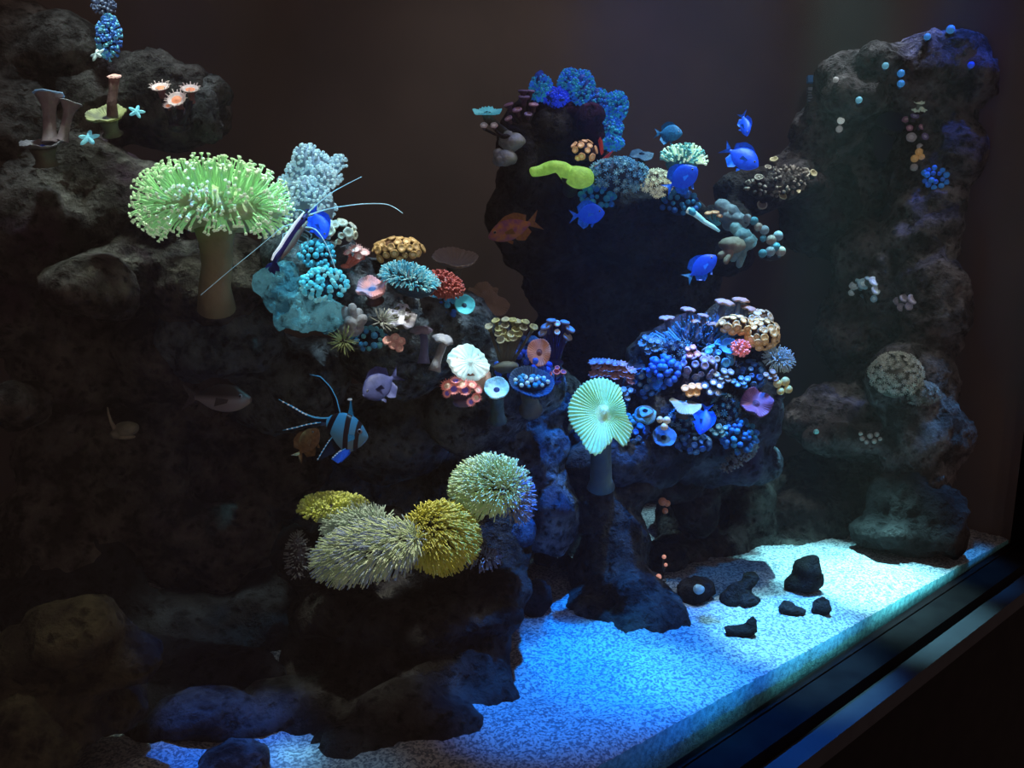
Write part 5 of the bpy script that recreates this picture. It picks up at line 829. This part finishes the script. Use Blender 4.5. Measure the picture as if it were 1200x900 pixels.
# striped cardinalfish, local unit = one pixel at its depth
def banggai():
    o = root('striped_cardinalfish', 'black banded blue cardinalfish with long spotted trailing fins', 'fish', None, None, fishframe(405, 505, .68, 1, (1, -.03, .1)))
    m, nt, bs = nodes('cardinal_skin'); N = nt.nodes; L = nt.links
    tc = N.new('ShaderNodeTexCoord'); sx = N.new('ShaderNodeSeparateXYZ'); L.new(tc.outputs['Object'], sx.inputs[0]); prev = None
    def mt(op, a, b_):
        q = N.new('ShaderNodeMath'); q.operation = op
        for i, v in enumerate((a, b_)):
            if v is None: continue
            if isinstance(v, (int, float)): q.inputs[i].default_value = v
            else: L.new(v, q.inputs[i])
        return q.outputs[0]
    for (a, b_, w) in ((-20.2, .42, 3.6), (3, .1, 3.2), (16, .15, 2.6)):
        d = mt('ABSOLUTE', mt('SUBTRACT', mt('SUBTRACT', sx.outputs['X'], a), mt('MULTIPLY', sx.outputs['Z'], b_)), None)
        k = mt('LESS_THAN', d, w); prev = k if prev is None else mt('MAXIMUM', prev, k)
    nz = N.new('ShaderNodeTexNoise'); nz.inputs['Scale'].default_value = .25; L.new(tc.outputs['Object'], nz.inputs['Vector'])
    zr = N.new('ShaderNodeValToRGB'); L.new(mt('MULTIPLY_ADD', sx.outputs['Z'], .025), zr.inputs['Fac']); zr.inputs['Fac'].links[0].from_node.inputs[2].default_value = .5
    zr.color_ramp.elements[0].color = (.1, .17, .2, 1); zr.color_ramp.elements[1].color = (.03, .36, .7, 1)
    mx = N.new('ShaderNodeMixRGB'); L.new(prev, mx.inputs['Fac']); L.new(zr.outputs['Color'], mx.inputs['Color1']); mx.inputs['Color2'].default_value = (.008, .006, .012, 1)
    L.new(mx.outputs['Color'], bs.inputs['Base Color']); L.new(mx.outputs['Color'], bs.inputs['Emission Color']); setin(bs, 'Emission Strength', .12); setin(bs, 'Roughness', .35)
    BF = mat('cardinal_black', (.012, .016, .04), (.008, .01, .02), .0, scale=2, bump=0, rough=.4); BE = mat('cardinal_edge', (.1, .5, .85), (.05, .3, .6), .2, scale=1, bump=0); WD = mat('cardinal_dot', (.75, .85, .95), None, .3, scale=1, bump=0); BV = mat('cardinal_vivid', (.02, .13, .75), (.01, .07, .5), .2, scale=1, bump=0); MB_ = mat('cardinal_blue', (.03, .3, .6), (.02, .2, .42), .12, scale=1, bump=0)
    body_mesh(smooth_st([(-23, 9, 5, 2), (-17, 6, 12, 4.5), (-9, 2, 19, 6.5), (1, -2, 23, 8), (10, -3, 20, 8), (18, -4, 14, 6.5), (23, -5, 8, 4.5), (27, -6, 2, 1.5)], 26), 26).build('body', m, o, local=True)
    NY = Vector((0, 1, 0))
    def f2(name, A, B, mm, off=0, th=.6): return fin(o, name, A, B, mm, th, NY, Vector((0, off, 0)), 16)
    def line(par, pts, r, mm, nm):
        b = MB(); pts = [Vector(p) for p in pts]; ch = []
        for i in range(17):
            t = i/16*(len(pts)-1); a = min(int(t), len(pts)-2); ch.append(pts[a].lerp(pts[a+1], t-a))
        b.tube(ch, [r]*14+[r*.7, r*.5, r*.3], 6); q = b.build(nm, mm, o, local=True); q.parent = par; return ch
    def dots(par, ch, r, ks):
        for i in ks:
            b = MB(); b.ball(ch[i]+Vector((0, -.9, 0)), Vector((r*1.5, 0, 0)), Vector((0, .7, 0)), Vector((0, 0, r)), 8, 6); q = b.build('spot', WD, o, local=True); q.parent = par
    d1 = f2('dorsal_fin', [(2, 0, 19), (4, 0, 28), (4.5, 0, 36)], [(9, 0, 18), (7, 0, 28), (5.5, 0, 37)], MB_); b = MB(); b.ball(Vector((4, 0, 37)), Vector((3, 0, 0)), Vector((0, 1, 0)), Vector((0, 0, 1.3)), 10, 6); q = b.build('white_tip', WD, o, local=True); q.parent = d1
    d2 = f2('rear_dorsal_fin', [(-14, 0, 14), (-14, 0, 24), (-17, 0, 38), (-24, 0, 52), (-34, 0, 61), (-45, 0, 64)], [(-7, 0, 19), (-9, 0, 26), (-12.5, 0, 38), (-20, 0, 51), (-32, 0, 62.5), (-45, 0, 64.6)], BF)
    line(d2, [(-6.5, -.5, 19), (-8.5, -.5, 26), (-12, -.5, 38), (-19.5, -.5, 51), (-31.5, -.5, 62.6), (-45, -.5, 64.8)], .7, BE, 'pale_edge')
    t1 = f2('tail_fin', [(-19, 0, 14), (-30, 0, 15), (-42, 0, 17), (-55, 0, 22), (-68, 0, 28), (-82, 0, 35)], [(-19, 0, 9), (-32, 0, 9), (-44, 0, 11), (-57, 0, 17), (-70, 0, 25), (-82, 0, 34)], BF)
    c = line(t1, [(-16, -.6, 15.5), (-26, -.6, 14), (-38, -.6, 14.5), (-50, -.6, 18.5), (-62, -.6, 25), (-82, -.6, 34.6)], 1.0, BE, 'pale_edge'); dots(t1, c, 1.0, [9, 10, 11, 12, 13, 14, 15])
    t2 = f2('tail_fin', [(-19, 0, 10), (-32, 0, 9), (-45, 0, 6), (-60, 0, 1.5), (-76, 0, -2)], [(-19, 0, 6), (-30, 0, 5), (-44, 0, 3), (-60, 0, -.5), (-76, 0, -2.8)], BF)
    c = line(t2, [(-30, -.6, 9), (-45, -.6, 6.4), (-60, -.6, 2), (-76, -.6, -2)], .55, BE, 'pale_edge'); dots(t2, c, .8, [2, 4, 6, 8, 10, 12, 14])
    f2('tail_web', [(-15, 0, 15), (-25, 0, 14), (-38, 0, 15)], [(-15, 0, 6), (-25, 0, 6), (-37, 0, 8)], MB_, .3, .3)
    an = f2('anal_fin', [(-14, 0, -8), (-20, 0, -14), (-26, 0, -24), (-33, 0, -36)], [(-4, 0, -20), (-12, 0, -26), (-22, 0, -31), (-33, 0, -37)], BF)
    c = line(an, [(-16, -.6, -8), (-21, -.6, -15), (-27, -.6, -25), (-33, -.6, -36)], .5, BE, 'pale_edge'); dots(an, c, .6, [3, 5, 7, 9, 11, 13, 15])
    for sg in (-1, 1):
        pv = f2('pelvic_fin', [(2, sg*3, -20), (-4, sg*5, -23), (-14, sg*6, -33)], [(9, sg*3, -19), (4, sg*5, -28), (-6, sg*6, -38)], BV)
        if sg < 0: c = line(pv, [(2, -4, -20), (-5, -6, -24), (-14, -7, -33)], .5, BE, 'pale_edge'); dots(pv, c, .7, [6, 8, 10, 12, 14]); 
    for sg in (-1, 1): f2('pectoral_fin', [(13, sg*7, -4), (13, sg*8, -9)], [(6, sg*10, -3), (6, sg*10, -12)], MB_, 0, .3)
    eyes(o, 18.5, .5, 6.2, 3.2)
banggai()
# cleaner shrimp
def shrimp():
    z = .79; k = S(z); o = root('cleaner_shrimp', 'white striped cleaner shrimp with long arching antennae beside the toadstool', 'shrimp', P(340, 285, z))
    MBODY = mat('shrimp_body', (.03, .03, .22), (.015, .02, .14), .08, scale=60, bump=.1, rough=.35); MS_ = mat('shrimp_stripe', (.85, .9, 1.), (.7, .85, 1.), .6, scale=60, bump=0); MA = mat('shrimp_antenna', (.5, .85, 1.), (.35, .7, .9), .5, scale=30, bump=0); MBL = mat('shrimp_belly', (.36, .32, .3), (.24, .22, .22), .03, scale=60, bump=.1)
    ch = [(360, 250), (356, 256), (350, 263), (344, 271), (338, 281), (331, 291), (325, 300), (322, 307)]; b = MB()
    b.tube([P(x, y, z) for x, y in ch], [x*k for x in (1, 3, 4.4, 5, 5, 4.4, 3.4, 2.4)], 14, flat=1.2); b.build('body', MBODY, o)
    b = MB(); b.tube([P(x-3.2+.5*math.sin(y), y-2, z-.006) for x, y in ch], [x*k for x in (.6, 1.5, 1.9, 2., 2., 1.9, 1.6, 1.)], 8); b.build('back_stripe', MS_, o)
    b = MB(); b.tube([P(x+4.5, y+3.5, z) for x, y in ch[1:7]], [x*k for x in (1, 3, 4.2, 4.2, 3, 1.2)], 12); b.build('belly', MBL, o)
    b = MB(); b.tube([P(357, 252, z), P(361, 246, z), P(364, 243, z)], [1.2*k, .8*k, .2*k], 6); b.build('rostrum', MBODY, o)
    for (a, c_) in (((314, 316), (317, 320)), ((318, 319), (322, 322)), ((324, 318), (328, 318)), ((312, 311), (311, 315))):
        b = MB(); b.sheet([P(321, 306, z), P((321+a[0])/2-1, (306+a[1])/2, z), P(*a, z)], [P(324, 307, z), P((324+c_[0])/2+1, (307+c_[1])/2, z), P(*c_, z)], .4*k, T); b.build('tail_fan', MBODY, o)
    def curve(pts, n=24):
        out = []; g = lambda j: Vector(P(*pts[max(0, min(len(pts)-1, j))][:2], z+(pts[max(0, min(len(pts)-1, j))][2] if len(pts[0]) > 2 else 0)))
        for i in range(n+1):
            t = i/n*(len(pts)-1); a = min(int(t), len(pts)-2); f = t-a; p0, p1, p2, p3 = g(a-1), g(a), g(a+1), g(a+2)
            out.append(.5*((2*p1)+(-p0+p2)*f+(2*p0-5*p1+4*p2-p3)*f*f+(-p0+3*p1-3*p2+p3)*f**3))
        return out
    for pts, r in (([(361, 249), (373, 238), (390, 225), (408, 215), (424, 207)], .8), ([(362, 252), (380, 246), (400, 242), (425, 239), (450, 239), (462, 243), (472, 250)], .8), ([(352, 262), (340, 263), (328, 268), (317, 278)], .75), ([(356, 266), (368, 268), (376, 276), (384, 290), (390, 306), (396, 324)], .8), ([(326, 270), (300, 292), (268, 318), (235, 346)], .35), ([(358, 250), (352, 246), (343, 247)], .5)):
        cv = curve(pts); b = MB(); b.tube(cv, [r*k*(1-.6*i/len(cv)) for i in range(len(cv))], 6); b.build('antenna', MA, o)
    for i, (x, y) in enumerate([(351, 266), (347, 272), (343, 278), (340, 283), (336, 288)]):
        for sg in ((0, 1) if i % 2 else (0,)):
            b = MB(); q = 16-i*1.5
            b.tube(curve([(x, y), (x+6+q*.5*sg, y+2+q*.1), (x+8+q*.4, y+q*(.6+.4*sg)), (x+4+q*.3+6*sg, y+q*(1.2+.5*sg))], 8), (.4*k), 5); b.build('leg', mat('shrimp_leg', (.3, .5, .6), (.2, .35, .45), .08, scale=30, bump=0), o)
    for i, (p, q, e) in enumerate([((344, 270), (332, 274), (330, 285)), ((348, 265), (338, 272), (345, 284))]):
        b = MB(); b.tube([P(*p, z), P(*q, z), P(*e, z)], .45*k, 5); b.build('leg', MA, o)
    for x, y in ((354, 256), (359, 257)):
        b = MB(); b.ball(P(x, y, z-.006), R*1.6*k, T*1.6*k, U*1.6*k, 8, 6); b.build('eye', M_PUPIL, o)
shrimp()
def snail():
    z = .93; k = S(z); o = root('sea_snail', 'small grey sea snail with a raised siphon in the dark wall hollow', 'snail', P(145, 514, z))
    b = MB(); b.ball(P(148, 503, z), R*15*k+U*3*k, T*11*k, U*9*k-R*2*k, 18, 12, 0, .12, 60, 3); b.ball(P(135, 509, z-.006), R*6*k, T*6*k, U*5*k, 12, 8); b.build('shell', mat('snail_shell', (.24, .24, .18), (.13, .13, .1), .01, scale=70, bump=.4), o)
    b = MB(); b.tube([P(135, 503, z-.006), P(130, 494, z-.006), P(127, 484, z-.006), P(126, 477, z-.006)], [3*k, 1.8*k, 1.2*k, .8*k], 8); b.build('siphon', mat('snail_flesh', (.3, .28, .2), (.2, .18, .14), .01, scale=70), o)
    b = MB(); b.ball(P(146, 512, z), R*13*k, T*8*k, U*3*k, 14, 8); b.build('foot', MATS['snail_flesh'], o)
snail()
rock('pale_rubble', 'pale scrap of rubble lodged below the sea snail', 'rock', [(138, 552, .97, 9, 5, 10), (130, 562, .98, 6, 8, 8)], M_ROCKG, seed=60, vox=.004, amp=.006, fr=25, pit=60)

# ------------------------------------------------------------------ light: unseen aquarium lamps as spots aimed per feature, plus added fills
def lamp(name, px, py, z, power, color, rpx, off=.25, side=0., blend=.7, hz=1.5, size=.02, stretch=1.):
    t = P(px, py, z); l = bpy.data.lights.new(name, 'SPOT'); o = bpy.data.objects.new(name, l); COL.objects.link(o)
    p = Vector((t.x, t.y, hz))-GN*off+GU*side; o.location = p; d = t-p
    o.rotation_euler = d.to_track_quat('-Z', 'Y').to_euler(); l.energy = power*d.length**2; l.color = color
    l.spot_size = 2*math.atan(rpx*S(z)/d.length); l.spot_blend = blend; l.shadow_soft_size = size; return o
W_ = (1., .96, .88); CYN = (.25, .8, 1.); BLU = (.03, .2, 1.); COOL = (.75, .92, 1.); GRW = (.85, 1., .8)
lamp('lamp_toadstool', 250, 225, .8, 80, GRW, 135, off=.1, blend=1)
lamp('lamp_wall', 140, 110, .9, 34, COOL, 170, off=0.1, blend=1)
lamp('lamp_wall_low', 140, 280, .9, 34, GRW, 120, off=0.12, blend=1)
lamp('lamp_chunk', 242, 130, .9, 34, COOL, 45, off=.2, blend=1)
lamp('lamp_ridge_end', 355, 320, .85, 60, CYN, 85, off=0.42, blend=.9)
lamp('lamp_bush', 368, 215, .9, 60, COOL, 60, off=.15, blend=1)
lamp('lamp_ridge', 470, 345, .9, 58, W_, 110, off=.16, blend=1)
lamp('lamp_ridge_blue', 500, 380, .92, 5, (0, 0.35, 1), 150, off=.18, blend=.8)
lamp('lamp_anemone', 565, 420, .93, 46, COOL, 95, off=.2, blend=.9)
lamp('lamp_garden_blue', 820, 440, 1.13, 13, (0, 0.4, 1), 125, off=.2, blend=.8)
lamp('lamp_garden', 835, 400, 1.13, 42, W_, 120, off=.2, blend=1)
lamp('lamp_ear', 700, 480, 1.07, 32, GRW, 52, off=.22, blend=.8)
lamp('lamp_high_blue', 680, 130, 1.3, 15, (.02, .2, 1.), 110, off=.12, blend=.8)
lamp('lamp_high', 660, 185, 1.27, 26, W_, 80, off=.25, blend=1)
lamp('lamp_high_cyan', 820, 225, 1.27, 75, (.5, .9, 1.), 150, off=.14, blend=1)
lamp('lamp_polyps', 460, 625, .88, 52, (1., .98, .8), 120, off=.3, blend=.9)
lamp('lamp_polyps_end', 575, 570, .9, 32, (1., 1., .85), 60, off=.3, blend=.9)
lamp('lamp_column', 1045, 410, 1.38, 13, W_, 120, off=.3, blend=1)
lamp('lamp_column_blue', 1115, 70, 1.38, 120, (.0, .1, 1.), 80, off=.15, blend=1)
lamp('lamp_column_top', 1010, 100, 1.42, 60, (0.8, 0.9, 1), 100, off=.15, blend=1)
lamp('lamp_bridge', 920, 210, 1.38, 60, W_, 90, off=.2, blend=1)
lamp('lamp_sand', 985, 675, 1.27, 200, (.35, .95, 1.), 125, off=-.12, side=.05, blend=.7)
lamp('lamp_edge_far', 1060, 690, 1.22, 165, (.4, .95, 1.), 130, off=0.06, blend=.8)
lamp('lamp_edge_mid', 930, 760, 1.08, 120, (.35, .95, 1.), 125, off=0.06, blend=.8)
lamp('lamp_edge_near', 800, 840, .97, 70, (.08, .6, 1.), 95, off=0.06, blend=.9)
lamp('lamp_sand_far', 1130, 635, 1.34, 70, (.05, .4, 1.), 70, off=-.1, side=.0, blend=.9)
lamp('lamp_sand_blue', 810, 775, 1.08, 130, (.0, .22, 1.), 260, off=-.1, blend=.5)
lamp('lamp_sand_teal', 730, 785, 1.03, 32, (.1, .85, .9), 70, off=-.06, blend=1)
lamp('lamp_sand_spot', 345, 890, .8, 70, (.4, .95, 1.), 36, off=-.02, blend=.9)
lamp('lamp_sand_corner', 270, 890, .8, 80, (.0, .18, 1.), 120, off=-.02, blend=.9)
lamp('fill_arch', 760, 600, 1.2, 14, W_, 110, off=.5, blend=1)  # added fill without a fixture, brightens the arch rock
lamp('fill_block', 604, 616, .97, 30, (0., .35, 1.), 26, off=.3, blend=1)  # added spot that turns only the stone block blue
lamp('fill_sand', 840, 690, 1.2, 14, (0., .35, 1.), 150, off=.6, blend=.9)  # added blue fill from the front for sand in the island's shadow
lamp('fill_sand_low', 640, 835, 0.95, 115, (.0, .22, 1.), 185, off=0.2, blend=.8)  # added blue fill extending the light over the lower sand
lamp('fill_boulder', 90, 735, .72, 9, (1., .95, .7), 110, off=.15, blend=1)  # dim warm fill added for the boulder alone
lamp('lamp_cardinal', 400, 505, .68, 18, (.3, .65, 1.), 80, off=.08, blend=.8)
lamp('fill_wash', 770, 50, 1.5, 17, (1., .9, .86), 310, off=.5, blend=1, hz=1.3)  # added wash that lifts the back wall, no real fixture
w = bpy.data.worlds.new('world'); bpy.context.scene.world = w; w.use_nodes = True
w.node_tree.nodes['Background'].inputs[0].default_value = (1., .64, .54, 1); w.node_tree.nodes['Background'].inputs[1].default_value = .17
m = bpy.data.materials.new('sea_water'); m.use_nodes = True; nt = m.node_tree; nt.nodes.clear(); vs = nt.nodes.new('ShaderNodeVolumeScatter'); vs.inputs['Density'].default_value = .03; vs.inputs['Anisotropy'].default_value = .3
ou = nt.nodes.new('ShaderNodeOutputMaterial'); nt.links.new(vs.outputs[0], ou.inputs['Volume'])
slab('water', TP(SL+.001, .0005, .0005), GU*(SR-SL-.002), GN*(DEPTH-.001), ZZ*(TOP-.02), m)
# ------------------------------------------------------------------ camera
cam = bpy.data.cameras.new('camera'); co = bpy.data.objects.new('camera', cam); COL.objects.link(co)
cam.sensor_width = 36; cam.lens = 36*F/1200; cam.clip_start = .02; co.location = C0; co.rotation_euler = (rad(90)-PITCH, 0, 0)
sc = bpy.context.scene; sc.camera = co
sc.view_settings.view_transform = 'Standard'; sc.view_settings.look = 'None'
